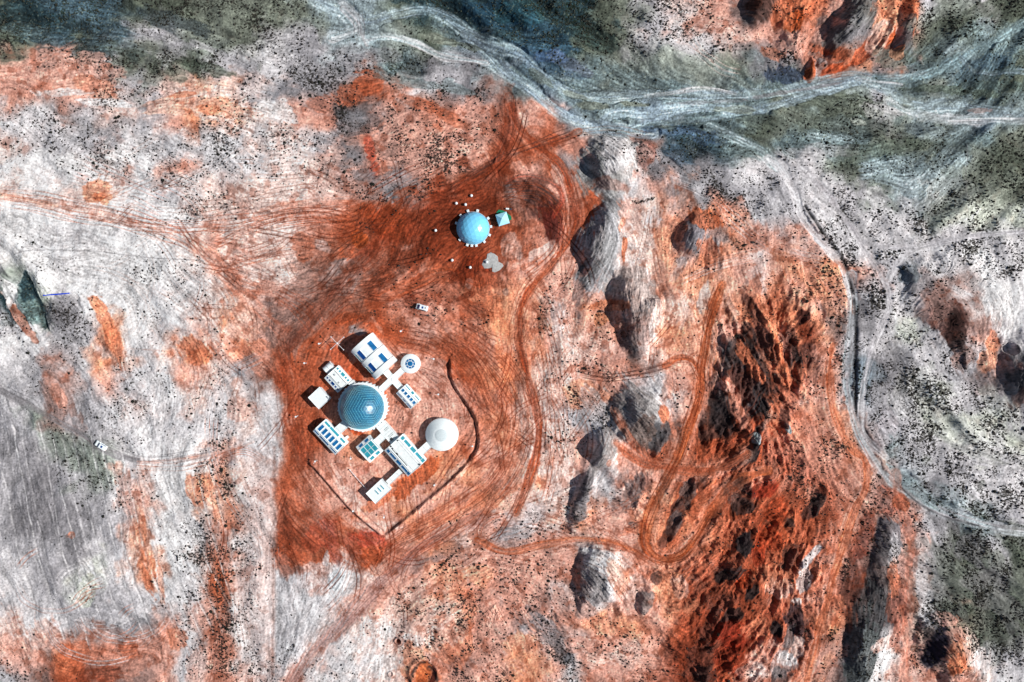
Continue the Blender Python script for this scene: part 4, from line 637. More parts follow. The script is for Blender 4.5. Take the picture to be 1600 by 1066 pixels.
n = len(sx); jit = 1 + .38 * rs.standard_normal((n, 12)).clip(-1.4, 1.4).astype(f32)
vv = iv[None] * jit[..., None]; vv = vv * np.stack([rad * rs.uniform(.75, 1.35, n), rad * rs.uniform(.75, 1.35, n), rad * rs.uniform(.7, 1.1, n)], -1)[:, None]
zz = bil(HGT, sx, sy); vv = vv + np.stack([(sx - 800) * S, (533 - sy) * S, zz + rad * .45], -1)[:, None]
ff = if_[None] + (np.arange(n) * 12)[:, None, None]
gsamp = bil(rgb, sx, sy); gr = np.clip((gsamp[:, 1] - gsamp[:, 0]) * 7, 0, 1)[:, None]
bc = np.array([.026, .022, .020])[None] * (1 - gr) + np.array([.046, .060, .042])[None] * gr
bc = bc * rs.uniform(.5, 1.7, (n, 1)); cc = np.repeat(bc, 12, 0).astype(f32)
leafm = node_mat('scrub_leaves', attr=True, rough=.9, spec=.1, scale=5, var=.4)
o = big_mesh('desert_scrub', vv.reshape(-1, 3), ff.reshape(-1, 3), cc, leafm)
o['kind'] = 'stuff'; o['label'] = 'small dark desert scrub dotted all over the ground'; o['category'] = 'scrub'
# single shrubs: a clump of leafy tufts on a short woody base
def shrub_mesh(seed):
    r = np.random.RandomState(seed); vs = []; fs = []; cs = []; k = 0
    for t in range(9):
        a = r.rand() * 6.28; q = .55 * math.sqrt(r.rand()) * (t > 0); c = np.array([q * math.cos(a), q * math.sin(a), .35 + .3 * r.rand()]); s_ = r.uniform(.32, .52)
        v = iv * (1 + .3 * r.standard_normal((12, 1))) * s_ + c; vs.append(v); fs.append(if_ + k); k += 12
        cs.append(np.repeat(np.array([[.018, .019, .015]]) * r.uniform(.5, 1.8), 12, 0))
    for t in range(70):       # loose leaves
        a = r.rand() * 6.28; q = .95 * math.sqrt(r.rand()); c = np.array([q * math.cos(a), q * math.sin(a), .15 + .75 * r.rand() * (1.1 - q)])
        v = c + .13 * r.standard_normal((3, 3)); vs.append(v); fs.append(np.array([[k, k + 1, k + 2]])); k += 3; cs.append(np.repeat(np.array([[.022, .024, .018]]) * r.uniform(.5, 1.8), 3, 0))
    o = big_mesh('desert_shrub', np.concatenate(vs), np.concatenate(fs), np.concatenate(cs), leafm); me = o.data; bpy.data.objects.remove(o); return me
SM = [shrub_mesh(s) for s in range(4)]
def zone(x, y):
    c = bil(rgb, np.array([x]), np.array([y]))[0]
    if x < 430 and y < 250: return 'on the northwest slope'
    if x < 430: return 'on the pale western plain'
    if y < 210: return 'beside the northern riverbed'
    if x > 1340 and y < 460: return 'near the forked grey road in the east'
    if x > 1340: return 'in the scrubland east of the riverbed'
    if x > 1030: return 'in the red badlands'
    if x > 820: return 'among the grey-topped hills'
    if y > 850: return 'south of the domed base'
    if y < 330: return 'north of the white dome'
    return 'on the rusty ground around the base'
for i, (x, y, r) in enumerate(zip(bx, by, br)):
    o = bpy.data.objects.new('desert_shrub', SM[i % 4]); COL.objects.link(o)
    X, Y = (x - 800) * S, (533 - y) * S; o.location = (X, Y, gh(x, y) - .05); o.scale = (r * 1.2, r * 1.2, r * 1.05); o.rotation_euler = (0, 0, i * 1.7)
    z = zone(x, y); o['label'] = ('large dark desert shrub ' if r > .5 else 'small dark desert shrub ') + z; o['category'] = 'shrub'; o['group'] = ('large' if r > .5 else 'small') + ' shrubs ' + z

# ------------------------------------------------------------ building kit
WHITE = node_mat('white_paint', (.84, .90, .91), rough=.45, spec=.4, scale=1.3, var=.05)
TRIM = node_mat('grey_trim', (.48, .52, .54), rough=.6, scale=2, var=.1)
DIRTY = node_mat('dusty_white_roof', (.82, .87, .86), rough=.75, scale=.9, var=.10)
GLASS = node_mat('blue_glass', (.008, .14, .36), rough=.3, spec=.6, scale=.8, var=.25, coat=.4)
TEAL = node_mat('teal_glass', (.03, .30, .38), rough=.35, spec=.6, scale=.8, var=.25, coat=.4)
DGLASS = node_mat('dark_glass', (.004, .06, .26), rough=.3, spec=.6, scale=.8, var=.3, coat=.3)  # the glass tints also imitate the light on each roof slope
DARK = node_mat('dark_grey', (.05, .055, .06), rough=.7, scale=3, var=.3)
METAL = node_mat('white_metal', (.75, .77, .8), rough=.35, spec=.5, scale=4, var=.08)
PANEL = node_mat('dome_panel', (.002, .135, .27), rough=.36, spec=.8, scale=.5, var=.35, coat=.35)
PANEL.node_tree.nodes['Principled BSDF'].inputs['Coat Roughness'].default_value = .36
STRUT = node_mat('pale_strut', (.30, .74, .84), rough=.4, scale=2, var=.1)
FABRIC = node_mat('white_fabric', (.20, .66, .98), rough=.34, spec=.6, scale=.8, var=.05)
GREEN = node_mat('green_mat', (.01, .20, .10), rough=.9, scale=3, var=.2)
CONC = node_mat('grey_concrete', (.42, .42, .41), rough=.9, scale=1.2, var=.2, bump=.3)
BLUE = node_mat('blue_plastic', (.005, .06, .62), rough=.5, scale=2, var=.2)
PURPLE = node_mat('purple_plastic', (.22, .12, .42), rough=.5, scale=2, var=.1)
TYRE = node_mat('black_rubber', (.02, .02, .02), rough=.9, scale=3, var=.2)
RED = node_mat('red_lamp', (.4, .01, .01), rough=.3)
CANVAS = node_mat('tent_canvas', (.42, .78, .94), rough=.7, scale=1.5, var=.05)
class MB:
    def __init__(s): s.v = []; s.f = []
    def add(s, vs, fs):
        k = len(s.v); s.v += [tuple(map(float, v)) for v in vs]; s.f += [tuple(i + k for i in f) for f in fs]; return s
    def box(s, cx, cy, z0, lx, ly, h, top=1.0, rot=0, topy=None):
        ty = top if topy is None else topy; c, n_ = math.cos(rot), math.sin(rot); vs = []
        for z, kx, ky in ((z0, 1, 1), (z0 + h, top, ty)):
            for a, b in ((-1, -1), (1, -1), (1, 1), (-1, 1)):
                x, y = a * lx / 2 * kx, b * ly / 2 * ky; vs.append((cx + x * c - y * n_, cy + x * n_ + y * c, z))
        return s.add(vs, [(3, 2, 1, 0), (4, 5, 6, 7), (0, 1, 5, 4), (1, 2, 6, 5), (2, 3, 7, 6), (3, 0, 4, 7)])
    def hexa(s, p): return s.add(p, [(3, 2, 1, 0), (4, 5, 6, 7), (0, 1, 5, 4), (1, 2, 6, 5), (2, 3, 7, 6), (3, 0, 4, 7)])
    def lathe(s, prof, n=32, cx=0, cy=0, a0=0, ell=1.0):
        vs = []; fs = []; m = len(prof)
        for k in range(n):
            a = a0 + 2 * math.pi * k / n
            for r, z in prof: vs.append((cx + r * math.cos(a), cy + r * math.sin(a) * ell, z))
        for k in range(n):
            for j in range(m - 1):
                a, b = k * m + j, ((k + 1) % n) * m + j; fs.append((a, b, b + 1, a + 1))
        fs.append(tuple(k * m for k in reversed(range(n)))); fs.append(tuple(k * m + m - 1 for k in range(n)))
        return s.add(vs, fs)
    def tube(s, a, b, r, n=8, r2=None):
        a = np.array(a, float); b = np.array(b, float); d = b - a; d /= np.linalg.norm(d); u = np.cross(d, (0, 0, 1) if abs(d[2]) < .9 else (1, 0, 0)); u /= np.linalg.norm(u); w_ = np.cross(d, u); r2 = r if r2 is None else r2
        vs = [a + r * (u * math.cos(t) + w_ * math.sin(t)) for t in np.arange(n) * 2 * math.pi / n] + [b + r2 * (u * math.cos(t) + w_ * math.sin(t)) for t in np.arange(n) * 2 * math.pi / n]
        return s.add(vs, [(k, (k + 1) % n, n + (k + 1) % n, n + k) for k in range(n)] + [tuple(reversed(range(n))), tuple(range(n, 2 * n))])
    def ball(s, c, r, sub=2, sq=1.0):
        v, f = ico(sub); return s.add(v * np.array([r, r, r * sq]) + np.array(c), [tuple(q) for q in f])
    def build(s, name, mat, parent=None, bevel=0, smooth=False):
        me = bpy.data.meshes.new(name); me.from_pydata(s.v, [], s.f); me.validate(); me.materials.append(mat)
        b = bmesh.new(); b.from_mesh(me)
        if bevel: bmesh.ops.bevel(b, geom=list(b.edges), offset=bevel, segments=2, affect='EDGES', profile=.6, clamp_overlap=True)
        bmesh.ops.recalc_face_normals(b, faces=b.faces); b.to_mesh(me); b.free()
        if smooth:
            for p in me.polygons: p.use_smooth = True
            me.set_sharp_from_angle(angle=math.radians(35))
        o = bpy.data.objects.new(name, me); COL.objects.link(o)
        if parent: o.parent = parent
        return o
def tag(o, label, cat, group=None):
    o['label'] = label; o['category'] = cat
    if group: o['group'] = group
    return o
def thing(name, px, py, h, rot, label, cat, group=None, z=None):
    x, y = P2W(px, py, h); o = bpy.data.objects.new(name, None); COL.objects.link(o); a, b = W2P(x, y)
    o.location = (x, y, (gh(a, b) if z is None else z)); o.rotation_euler = (0, 0, rot); return tag(o, label, cat, group)
def copy_tree(o, parent=None):
    kids = list(o.children); c = o.copy(); COL.objects.link(c); c.parent = parent
    for k in kids: copy_tree(k, c)
    return c
A50 = math.radians(-48.5)
def slab_window(parent, p0, ux, uy, nrm, lx, ly, mat=GLASS, name='window', div=0):
    """a framed pane lying on a (sloping) roof: centre p0, unit axes ux, uy, normal"""
    p0, ux, uy, nrm = [np.array(q, float) for q in (p0, ux, uy, nrm)]
    def bx(lx, ly, z0, z1): 
        return [p0 + a * ux * lx / 2 + b * uy * ly / 2 + nrm * z for z in (z0, z1) for a, b in ((-1, -1), (1, -1), (1, 1), (-1, 1))]
    fr = MB(); t = .10
    for a, b, w1, w2 in ((-1, 0, t, ly + 2 * t), (1, 0, t, ly + 2 * t), (0, -1, lx, t), (0, 1, lx, t)):
        c = p0 + a * ux * (lx / 2 + t / 2) + b * uy * (ly / 2 + t / 2)
        fr.hexa([c + i * ux * w1 / 2 + j * uy * w2 / 2 + nrm * z for z in (-.05, .09) for i, j in ((-1, -1), (1, -1), (1, 1), (-1, 1))])
    for k in range(1, div + 1):
        c = p0 + ux * (-lx / 2 + lx * k / (div + 1)); fr.hexa([c + i * ux * .04 + j * uy * ly / 2 + nrm * z for z in (-.05, .07) for i, j in ((-1, -1), (1, -1), (1, 1), (-1, 1))])
    f = fr.build(name, WHITE, parent); MB().hexa(bx(lx, ly, -.04, .04)).build('pane', mat, f); return f
def module(name, px, py, L, W, rot, label, cat, he=2.7, hr=3.9, strip=.28, left=(), right=(), sky=(), mats=(DGLASS, TEAL, GLASS), flat=WHITE, group=None):
    """a low hall: walls, two sloping side roofs with windows, a flat roof between; L, W in metres; windows (pos, len, wid)"""
    t = thing(name, px, py, hr, rot, label, cat, group); s_ = W * strip
    MB().box(0, 0, -.6, L - .3, W - .3, he + .55).build('wall', WHITE, t)
    for sg, wins, mt in ((-1, left, mats[0]), (1, right, mats[1])):  # pane tint differs by slope, imitating the light each side gets
        y0, y1 = sg * W / 2, sg * (W / 2 - s_)
        m = MB().hexa([(-L/2, y0, he - .12), (L/2, y0, he - .12), (L/2, y1, hr - .16), (-L/2, y1, hr - .16), (-L/2, y0, he), (L/2, y0, he), (L/2, y1, hr), (-L/2, y1, hr)])
        m.build('side_roof', WHITE, t)
        d = np.array([0, y1 - y0, hr - he]); sl = np.linalg.norm(d); d /= sl; nn = np.array([0, sg * (hr - he), s_]) / sl
        for (x, ln, wd) in wins:
            slab_window(t, np.array([x, y0, he]) + d * sl * .5, (1, 0, 0), d, nn, ln * 1.08, wd * 1.25, mt)
    wf = W - 2 * s_
    MB().box(0, 0, hr - .3, L - .04, wf, .27).build('flat_roof', flat, t)
    rim = MB()
    for sg in (-1, 1): rim.box(sg * (L / 2 - .09), 0, hr - .03, .18, wf, .2)
    for sg in (-1, 1): rim.box(0, sg * (wf / 2 + .02), hr - .02, L, .14, .16)
    rim.build('parapet', WHITE, t)
    for sg in (-1, 1):
        x0, x1 = sg * (L / 2 - .2), sg * (L / 2 - .02); pts = [(-W/2 + .05, he - .2), (W/2 - .05, he - .2), (W/2 - s_, hr - .15), (-W/2 + s_, hr - .15)]
        MB().hexa([(x0, a, b) for a, b in pts] + [(x1, a, b) for a, b in pts]).build('gable', WHITE, t)
    for (x, y, lx, ly) in sky: slab_window(t, (x, y, hr + .02), (1, 0, 0), (0, 1, 0), (0, 0, 1), lx * 1.1, ly * 1.05, mats[2], 'skylight')
    return t
def link(px, py, L, W, rot, h, label, extra=None, mat=DIRTY):
    t = thing('corridor', px, py, h, rot, label, 'corridor'); MB().box(0, 0, -.6, L, W, h + .5).build('wall', WHITE, t)
    MB().box(0, 0, h - .09, L + .1, W + .2, .16).build('roof', mat, t)
    r = MB()
    for sg in (-1, 1): r.box(0, sg * (W / 2 + .04), h + .07, L + .1, .1, .12)
    r.build('parapet', WHITE, t)
    sm = MB()
    for k in range(max(1, int(L / 2.4))): sm.box(-L / 2 + (k + .5) * L / max(1, int(L / 2.4)), 0, h + .07, .07, W * .9, .03)
    sm.build('roof_seam', TRIM, t)
    if extra: extra(t, h)
    return t
# --- hangar with a barrel roof
t = thing('hangar', 583, 557, 6, A50, 'tall white barrel-roofed hangar with four long blue roof windows', 'building')
Lh, Wh = 57 * S, 44 * S
MB().box(0, 0, -.6, Lh - .4, Wh - .5, 4.2).build('wall', WHITE, t)
def arch(w_, rise, base, n=14): 
    return [(-w_ / 2 * math.cos(math.pi * k / n), base + rise * math.sin(math.pi * k / n) ** .8) for k in range(n + 1)]
def vault(m, x0, x1, w_, rise, base):
    p = arch(w_, rise, base); k = len(p); m.add([(x0, a, b) for a, b in p] + [(x1, a, b) for a, b in p], [(i, i + 1, k + i + 1, k + i) for i in range(k - 1)] + [tuple(range(k)), tuple(reversed(range(k, 2 * k))), (0, k, 2 * k - 1, k - 1)])
m = MB(); vault(m, -Lh / 2 + .3, Lh / 2 - .3, Wh - .4, 3.3, 3.2); m.build('barrel_roof', WHITE, t, smooth=True)
for x in (-Lh / 2 + .9, .1, Lh / 2 - 1.2):
    m = MB(); vault(m, x - 1.0, x + 1.0, Wh + .4, 4.0, 3.0); m.build('roof_rib', WHITE, t, smooth=True)
    if x > 5: pass
for x in (-Lh / 4 - .15, Lh / 4 - .4):
    for sg, mt, yy, ww in ((-1, DGLASS, 3.0, 1.5), (1, GLASS, 2.5, 1.6), (-1, TEAL, 4.75, .9)):  # upper panes darker on the slope away from the sun, shade in the tint
        th = math.acos(yy / ((Wh - .4) / 2)); z = 3.2 + 3.3 * math.sin(th) ** .8
        th2 = math.acos((yy - .3) / ((Wh - .4) / 2)); z2 = 3.2 + 3.3 * math.sin(th2) ** .8
        d = np.array([0, -sg * .3, z2 - z]); d /= np.linalg.norm(d); nn = np.array([0, sg * d[2], abs(d[1])])
        slab_window(t, (x, sg * yy, z + .06), (1, 0, 0), d, nn, 4.7, ww * 1.15, mt)
MB().box(Lh / 2 - .1, -1.0, -.3, .3, 3.4, 3.3).build('door', TRIM, t)
# --- small annex with sunk middle roof, and its drum
A2 = math.radians(-48)
w5 = [(-3.0, .7, .65), (-1.7, .7, .65), (0, 1.5, .95), (1.7, .7, .65), (3.0, .7, .65)]
t = module('workshop_module', 527.5, 592.5, 31 * S, 30 * S, A2, 'white module with ten small square roof windows beside the drum', 'building', 2.6, 3.4, .30, w5, w5, (), flat=DIRTY)
m = MB(); 
for sg in (-1, 1): m.box(.1, sg * 1.36, 3.37, 6.6, .16, .05)
m.build('roof_gutter', DARK, t)
m = MB(); m.box(-1.9, .3, 3.37, .6, .5, .35); m.box(1.4, -.5, 3.37, .5, .5, .3); m.build('roof_vent', TRIM, t)
t = thing('airlock_drum', 512.5, 574.5, 2.4, math.radians(42), 'white airlock drum at the northwest end of the small module', 'airlock')
m = MB(); vault(m, -1.9, 1.9, 3.2, 1.9, 0.6); m.box(0, 0, -.5, 3.8, 3.2, 1.1); m.build('shell', WHITE, t, smooth=True)
m = MB()
for x in (-1.75, 0, 1.75): vault(m, x - .1, x + .1, 3.36, 1.98, 0.6)
m.build('hoop', TRIM, t, smooth=True)
m = MB(); m.box(-2.0, 0, -.3, .2, 1.1, 2.0); m.box(2.0, 0, -.3, .2, 1.1, 2.0); m.build('hatch', TRIM, t)
link(551, 600, 2.2, 2.2, A2, 2.5, 'short white corridor between the small module and the blue dome')
# --- square pavilion
t = thing('square_pavilion', 499, 622, 3.2, math.radians(-47), 'plain white square flat-roofed pavilion west of the blue dome', 'building')
MB().box(0, 0, -.5, 5.7, 5.7, 3.6).build('wall', WHITE, t); MB().box(0, 0, 3.08, 6.2, 6.2, .2).build('roof', WHITE, t, bevel=.05)
m = MB()
for a, b, lx, ly in ((-3.05, 0, .12, 6.2), (3.05, 0, .12, 6.2), (0, -3.05, 5.98, .12), (0, 3.05, 5.98, .12)): m.box(a, b, 3.27, lx, ly, .14)
m.build('parapet', WHITE, t)
m = MB(); m.box(-2.7, 2.0, 3.28, .12, 1.6, .06); m.box(2.2, 2.6, 3.28, 1.1, .25, .5); m.build('roof_hatch', TRIM, t)
MB().box(0, -2.86, -.2, 1.4, .12, 2.3).build('door', DARK, t)
# --- the big blue dome
R_d, R_r, h_r = 8.55, 9.3, 3.4
t = thing('glass_dome_building', 566.3, 636, h_r, 0, 'large blue faceted glass dome on a round white base', 'dome')
MB().lathe([(R_r, -.6), (R_r, h_r), (R_r + .12, h_r + .02), (R_r + .12, h_r + .25), (R_d - .15, h_r + .25), (R_d - .15, h_r - .5)], 72).build('base_ring', WHITE, t, smooth=True)
m = MB()
for k in range(40):
    a = 2 * math.pi * k / 40; m.box((R_r + .12) * math.cos(a), (R_r + .12) * math.sin(a), -.4, .55 if k % 3 else 1.0, .5, h_r + .2, rot=a, top=.75, topy=1)
m.build('buttress', WHITE, t)
MB().lathe([(R_d + .25, h_r + .2), (R_d + .25, h_r + .5), (R_d - .1, h_r + .6), (R_d - .1, h_r + .2)], 72).build('collar', WHITE, t, smooth=True)
tl = math.radians(31); ct_, st_ = math.cos(tl), math.sin(tl); dth = .135
def onsph(i, j, R):           # triangular lattice laid over the sphere round an axis leaning east
    x = dth * (i + .5 * j); y = dth * (j * math.sqrt(3) / 2); th = math.hypot(x, y); ph = math.atan2(y, x)
    # rings of equal hexagon number, drawn slightly rounder far from the centre
    v = np.array([math.sin(th) * math.cos(ph), math.sin(th) * math.sin(ph), math.cos(th)])
    return R * np.array([v[0] * ct_ + v[2] * st_, v[1], -v[0] * st_ + v[2] * ct_])
m = MB(); st = MB(); fr = MB()
zc = h_r + .3; zmin = -.15
def hexn(i, j): return max(abs(i), abs(j), abs(i + j))
NN = 19
for i in range(-NN, NN + 1):
    for j in range(-NN, NN + 1):
        for q in (((0, 0), (1, 0), (0, 1)), ((1, 0), (1, 1), (0, 1))):
            ij = [(i + a, j + b) for a, b in q]
            if max(dth * hexn(*k) for k in ij) > 2.35: continue
            pp = [onsph(*k, R_d * (1 + .004 * math.sin(k[0] * 12.9898 + k[1] * 78.233))) for k in ij]
            if min(p[2] for p in pp) < zmin: continue
            m.add([p + np.array([0, 0, zc]) for p in pp], [(0, 1, 2)])
            for a in range(3):
                b = (a + 1) % 3; ka, kb = ij[a], ij[b]
                if ka > kb: continue
                ring = hexn(*ka) == hexn(*kb)
                pa, pb = pp[a] * 1.004, pp[b] * 1.004; pa = pa + [0, 0, zc]; pb = pb + [0, 0, zc]
                if np.linalg.norm(pa - pb) > 2.6: continue
                if ring: st.tube(pa, pb, .045, 4)
                else: st.tube(pa, pb, .013, 3)
m.build('glass_panels', PANEL, t)
MB().lathe([(R_d * .975 * math.cos(a), zc + R_d * .975 * math.sin(a)) for a in np.linspace(0, 1.5, 14)], 64).build('inner_lining', PANEL, t, smooth=True)
st.build('struts', STRUT, t)
# --- south-west module
t = module('habitat_module', 515.5, 683.5, 51 * S, 28 * S, A2 + .02, 'long white module with six blue skylights southwest of the blue dome', 'building', 2.5, 3.6, .26,
  [(-4.9, 2.2, .7), (-.6, 4.3, .75), (4.5, 2.5, .6)], [(-4.3, 2.6, .75), (-.5, 4.4, .8), (4.2, 2.3, .7)], [(-5.0 + 2.0 * k, 0, 1.15, 2.5) for k in range(6)], (GLASS, TEAL, GLASS))
link(533, 668.5, 5.6, 3.1, math.radians(41), 2.6, 'white corridor from the blue dome to the six-skylight module')
t = thing('entrance_porch', 540, 685, 1.6, math.radians(41), 'small pink-white entrance step beside the six-skylight module', 'porch')
MB().box(0, 0, -.4, 2.0, 1.0, 1.7).build('body', DIRTY, t, bevel=.04); MB().box(-1.15, 0, -.4, .5, 1.0, .8).build('step', CONC, t)
# --- south lab with teal panels
t = module('laboratory_module', 577, 702, 28 * S, 33 * S, A2 + math.radians(90), 'white laboratory block with a grid of teal roof panels', 'building', 2.8, 3.6, .22,
  [(-1.5, 1.6, .9), (1.4, 1.6, .9)], [(-1.5, 1.6, .9), (1.4, 1.6, .9)], [(-1.9 + 1.9 * k, y, 1.55, 1.95) for k in range(3) for y in (-1.1, 1.1)], (TEAL, GLASS, TEAL))
# --- south-east hall
wl = [(-5.6, 1.2, 1.2), (-2.9, 2.9, .95), (.4, 2.2, 1.2), (3.6, 2.9, .95), (5.95, 1.2, 1.2)]
t = module('great_hall', 632.8, 712.2, 54.5 * S, 39 * S, A2, 'largest white hall with rows of blue and teal windows on both roof slopes', 'building', 3.2, 4.5, .24, wl, wl, (), (GLASS, TEAL, GLASS), flat=DIRTY)
m = MB(); m.box(-.8, -2.0, 4.5, 8.5, .25, .05); m.box(-6.3, -1.6, 4.5, .6, .5, .35); m.box(-5.2, -1.7, 4.5, .5, .4, .3); m.box(6.3, 1.9, 4.5, .55, .5, .4); m.box(-2.5, -1.7, 4.5, .8, .3, .25); m.box(-6.2, 1.9, 4.5, .45, .4, .4); m.build('roof_equipment', DARK, t)
m = MB(); m.box(0, 1.5, 4.5, 12.8, .10, .04); m.box(0, -1.5, 4.5, 12.8, .10, .04); m.build('roof_seam', TRIM, t)
def plant(t, h):
    m = MB(); m.box(-1.7, .5, h + .08, .08, 2.2, .1); m.box(-1.1, .5, h + .08, .05, 2.2, .1); m.box(1.2, .2, h + .08, .08, 2.4, .1); m.box(1.8, .2, h + .08, .08, 2.0, .1); m.box(2.9, -.6, h + .08, .9, 1.0, .25); m.build('roof_equipment', DARK, t)
link(606, 676, 8.6, 4.0, A2, 2.8, 'wide white corridor running southeast from the blue dome to the great hall', plant)
link(594, 686, 4.6, 2.6, math.radians(43), 2.7, 'white corridor from the laboratory block to the wide corridor')
# --- round tank dome
t = thing('storage_dome', 690.4, 679.2, 2.2, 0, 'shallow white round dome with a grey disc on its top', 'dome'); Rt = 6.35
MB().lathe([(Rt, -.5), (Rt, 2.4), (Rt - .05, 2.5), (Rt - .4, 2.5)], 64).build('drum_wall', WHITE, t, smooth=True)
pr = []
for k in range(11):
    a = k / 10; r0 = Rt - .02 - (Rt - 2.3) * a; pr += [(r0, 2.42 + 2.3 * math.sin(a * 1.25) / math.sin(1.25)), (r0 - .03, 2.47 + 2.3 * math.sin(a * 1.25) / math.sin(1.25))]
MB().lathe([(Rt + .05, 2.2)] + pr, 72).build('stepped_roof', WHITE, t)
m = MB()
for k in range(1, 9):
    a = k / 10; r0 = Rt - (Rt - 2.3) * a; z = 2.45 + 2.3 * math.sin(a * 1.25) / math.sin(1.25); m.lathe([(r0 + .05, z - .02), (r0 + .05, z + .06), (r0 - .05, z + .08), (r0 - .05, z - .02)], 72)
m.build('roof_hoop', WHITE, t, smooth=True)
MB().lathe([(2.3, 4.5), (2.35, 4.78), (1.9, 4.92), (.8, 5.02), (.05, 5.05)], 48).build('vent_cap', node_mat('cap_paint', (.62, .70, .72), rough=.6, scale=2, var=.1), t, smooth=True)
link(663.5, 701, 4.6, 2.7, math.radians(43), 2.5, 'white corridor between the great hall and the shallow round dome')
# --- small round module
t = thing('round_module', 641.4, 568.4, 2.6, 0, 'small round white module with an octagon of blue roof windows', 'building')
MB().lathe([(3.7, -.5), (3.7, 2.3), (3.78, 2.5), (3.3, 2.75), (2.2, 2.95), (.05, 3.0)], 64).build('shell', WHITE, t, smooth=True)
MB().lathe([(.98, 2.9), (.98, 3.1), (.75, 3.15), (.05, 3.16)], 24).build('skylight', GLASS, t, smooth=True)
for k in range(8):
    a0, a1 = (k + .10) * math.pi / 4 + .39, (k + .90) * math.pi / 4 + .39
    p = [(r * math.cos(a), r * math.sin(a)) for r, a in ((1.28, a0), (1.95, a0), (1.95, a1), (1.28, a1))]
    MB().hexa([(x, y, 2.8) for x, y in p] + [(x, y, 3.07) for x, y in p]).build('window', GLASS, t)
# --- cross of corridors
V43 = math.radians(43)
t = thing('corridor_crossing', 613.5, 592.5, 2.5, A2, 'white crossing where four corridors meet northeast of the blue dome', 'corridor')
MB().box(0, 0, -.5, 2.6, 2.6, 3.0).build('wall', WHITE, t); MB().box(0, 0, 2.5, 2.8, 2.8, .18).build('roof', DIRTY, t); MB().box(.1, 0, 2.68, .9, .9, .2).build('hatch', WHITE, t)
link(624.2, 582.8, 4.4, 2.2, V43, 2.4, 'white corridor from the crossing to the small round module')
link(602.5, 602.6, 5.0, 2.3, V43, 2.4, 'white corridor from the crossing to the blue dome')
link(605.8, 584.2, 3.3, 2.2, A2, 2.4, 'white corridor from the crossing to the hangar')
link(621.5, 601.5, 3.3, 2.2, A2, 2.4, 'white corridor from the crossing to the small five-skylight module')
t = module('greenhouse_module', 638, 620, 33.5 * S, 22.5 * S, A2, 'small white module with five dark skylights east of the crossing', 'building', 2.4, 3.3, .25,
  [(-2.7, 2.2, .45), (0, 1.3, .5), (2.7, 2.3, .45)], [(-2.7, 2.3, .35), (0, 1.1, .8), (2.6, 2.2, .35)], [(-3.2 + 1.6 * k, .1, .95, 1.1) for k in range(5)], (DGLASS, TEAL, GLASS))
# --- south module with three slits
t = thing('power_module', 591.5, 768, 3.2, V43, 'small white flat-roofed module with three narrow slit skylights at the southern end', 'building')
MB().box(0, 0, -.5, 8.0, 5.3, 3.5).build('wall', WHITE, t); MB().box(0, 0, 2.9, 8.3, 5.6, .22, 1, 0).build('roof', WHITE, t, bevel=.05)
m = MB()
for a, b, lx, ly in ((-4.08, 0, .12, 5.6), (4.08, 0, .12, 5.6), (0, -2.74, 8.04, .12), (0, 2.74, 8.04, .12)): m.box(a, b, 3.11, lx, ly, .16)
m.build('parapet', WHITE, t)
for x in (-.7, .75, 2.2): slab_window(t, (x, .2, 3.14), (0, 1, 0), (-1, 0, 0), (0, 0, 1), 2.0, .42, TEAL, 'skylight')
link(616, 745.5, 6.8, 1.9, V43, 2.3, 'narrow white corridor from the great hall to the slit-skylight module')

# --- white geodesic dome in the north
t = thing('geodesic_tent', 739, 356.4, 1.0, .3, 'large white and blue faceted geodesic dome tent', 'dome')
b = bmesh.new(); bmesh.ops.create_icosphere(b, subdivisions=3, radius=6.4)
bmesh.ops.rotate(b, verts=b.verts, cent=(0, 0, 0), matrix=__import__('mathutils').Matrix.Rotation(.5, 3, 'Y'))
bmesh.ops.delete(b, geom=[v for v in b.verts if v.co.z < -1.0], context='VERTS')
for v in b.verts: v.co.z = max(v.co.z, -.2) * .9
me = bpy.data.meshes.new('cover'); b.to_mesh(me); b.free(); me.materials.append(FABRIC); o = bpy.data.objects.new('cover', me); COL.objects.link(o); o.parent = t
MB().lathe([(6.5, -.3), (6.5, .35), (6.3, .4), (6.3, -.3)], 48).build('base_skirt', TRIM, t)
blk = [(632,350),(765,348),(532,415),(912,452),(470,520),(950,568),(930,685),(520,750),(858,778),(622,825),(685,833),(748,830)]
first = None; names = ['west of north', 'east of north']
for i, (x, y) in enumerate(blk):
    px, py = 660 + x / 8.88, 290 + y / 8.88; ang_ = math.atan2(356.4 - py, px - 739)
    if first is None:
        t = thing('ballast_block', px, py, .9, ang_, '', 'ballast block'); MB().box(0, 0, -.1, .95, .95, .9).build('block', WHITE, t, bevel=.06); MB().tube((0, 0, .8), (0, 0, .98), .09).build('lifting_eye', TRIM, t); first = t
    else:
        t = copy_tree(first); X, Y = P2W(px, py, .9); t.location = (X, Y, gh(*W2P(X, Y))); t.rotation_euler = (0, 0, ang_)
    side = ['north-northwest', 'north-northeast', 'northwest', 'northeast', 'west', 'east', 'east-southeast', 'southwest', 'southeast', 'south-southwest', 'south', 'south-southeast'][i]
    tag(t, 'white ballast cube at the %s edge of the geodesic dome tent' % side, 'ballast block', 'white cubes around the geodesic dome')
